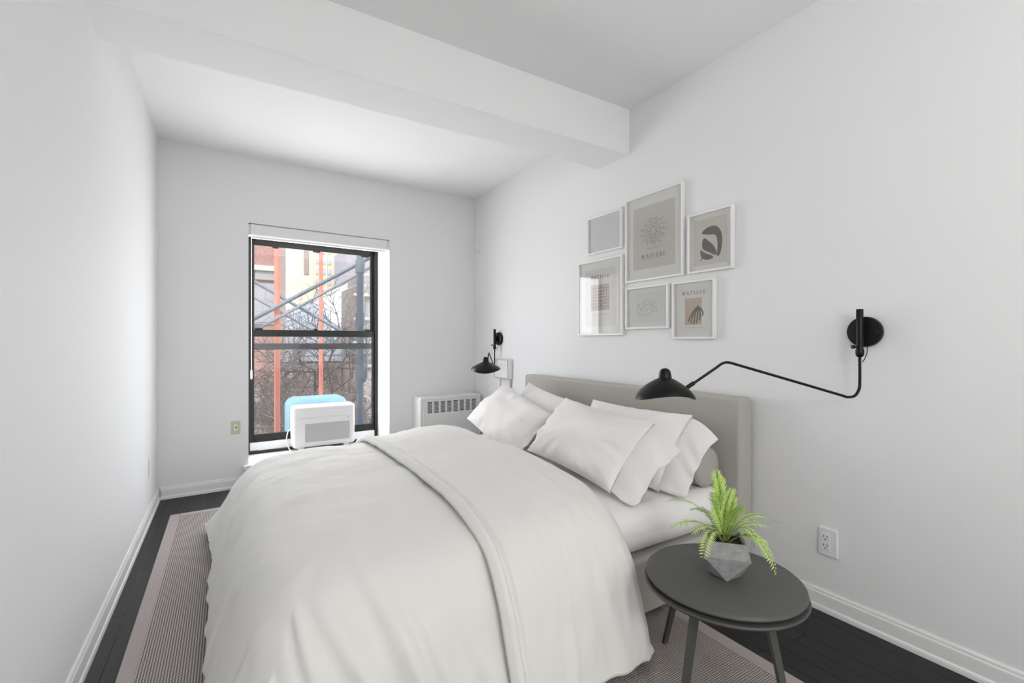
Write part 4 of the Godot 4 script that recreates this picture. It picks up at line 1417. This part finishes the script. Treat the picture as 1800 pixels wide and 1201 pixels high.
	var br := [[V(-0.35, 2.24, 6.05), V(2.2, 0.75, 6.05), 0.019, "galvanised", "grey brace falling from left to right across the upper pane"],
		[V(-0.35, 2.06, 6.044), V(2.2, 0.555, 6.044), 0.013, "galvanised", "thin grey brace falling from left to right just below the other one"],
		[V(-0.6, 0.92, 5.946), V(2.3, 2.74, 5.946), 0.024, "steel_blue", "thick steel brace rising to the right across the upper pane"],
		[V(0.3, 1.345, 5.953), V(2.3, 2.62, 5.953), 0.016, "galvanised", "thinner grey brace running close under the thick rising one"]]
	for b in br:
		t = thing("scaffold_brace", b[4], "scaffold brace")
		mb = MB.new(); mb.tube([b[0], b[1]], b[2], b[2], 10); part(t, "tube", mb, M[b[3]])
		mb = MB.new()
		for e in [b[0], b[1]]: mb.cbox(e, Vector3(0.09, 0.09, 0.06), 0.008)
		part(t, "end_fitting", mb, M.galvanised)

	# bare trees
	tree("dark bare tree with a leaning trunk at the right behind the steel post", V(2.75, -5, 9.6), 3.5, 0.1, 61, M.bark, Vector3(-0.35, 1, 0.05))
	tree("bare tree with fine twigs in front of the red brick building", V(0.0, -5, 8.6), 3.7, 0.075, 62, M.bark, Vector3(0.12, 1, 0.0))
	tree("pale bare tree in the middle of the yard", V(1.5, -5, 11.5), 2.7, 0.08, 63, M.bark_pale, Vector3(0.08, 1, 0.0))
	tree("tall slender bare tree standing before the tan apartment tower", V(1.75, -5, 14.5), 4.6, 0.04, 64, M.twig, Vector3(0.02, 1, 0.0))
	tree("pale bare sapling at the foot of the red brick building", V(0.75, -5, 12.5), 3.0, 0.06, 66, M.bark_pale, Vector3(0.1, 1, 0.0))
	tree("brown bare tree close behind the thick steel post", V(2.2, -5, 8.2), 3.5, 0.07, 67, M.twig, Vector3(-0.1, 1, 0.0))
	tree("small bare tree low in the window view behind the air conditioner", V(1.3, -5, 9.3), 2.7, 0.06, 68, M.twig, Vector3(0.05, 1, 0.0))
	tree("low spreading bare tree between the brick building and the right hand house", V(2.3, -5, 13.0), 2.6, 0.09, 65, M.bark_pale, Vector3(0.1, 1, 0.0))


func grow(mb: MB, r: RandomNumberGenerator, p: Vector3, dir: Vector3, len: float, rad: float, depth: int) -> void:
	var pts := [p]
	var q := p
	var d := dir
	var steps := 4
	for k in steps:
		d = (d + Vector3(r.randf_range(-1, 1), r.randf_range(-0.6, 0.7), r.randf_range(-1, 1)) * 0.22).normalized()
		q += d * len / steps
		pts.append(q)
		if depth > 0 and k >= 1:
			var n := 2 if depth > 1 else 3
			for c in n:
				var a := r.randf() * TAU
				var sd := d.cross(Vector3(cos(a), 0.3, sin(a))).normalized()
				grow(mb, r, q, (d * r.randf_range(0.35, 0.9) + sd * 0.9 + Vector3(0, 0.1, 0)).normalized(), len * r.randf_range(0.5, 0.75), rad * 0.55, depth - 1)
	mb.tube(pts, rad, rad * 0.5, 4 if depth < 3 else 6, false)

func tree(label: String, at: Vector3, trunk: float, rad: float, sd: int, m: Material, lean: Vector3) -> void:
	var t := thing("bare_tree", label, "tree", Transform3D(Basis(), at), "bare trees in the yard")
	var r := RandomNumberGenerator.new()
	r.seed = sd
	var pts := []
	var q := Vector3.ZERO
	var d := lean.normalized()
	var stops := []
	for k in 9:
		pts.append(q)
		if k >= 5: stops.append(q)
		d = (d + Vector3(r.randf_range(-1, 1), 0.2, r.randf_range(-1, 1)) * 0.1).normalized()
		q += d * trunk / 6.0
	var mb := MB.new(); mb.tube(pts, rad, rad * 0.35, 8); part(t, "trunk", mb, m)
	var n := 0
	for s in stops:
		for c in 2:
			var a := TAU * (n * 0.38) + r.randf_range(-0.3, 0.3)
			n += 1
			mb = MB.new()
			grow(mb, r, s, Vector3(cos(a), r.randf_range(0.1, 0.8), sin(a) * 0.7).normalized(), r.randf_range(0.9, 1.5), rad * 0.32, 3)
			part(t, "branch", mb, m)
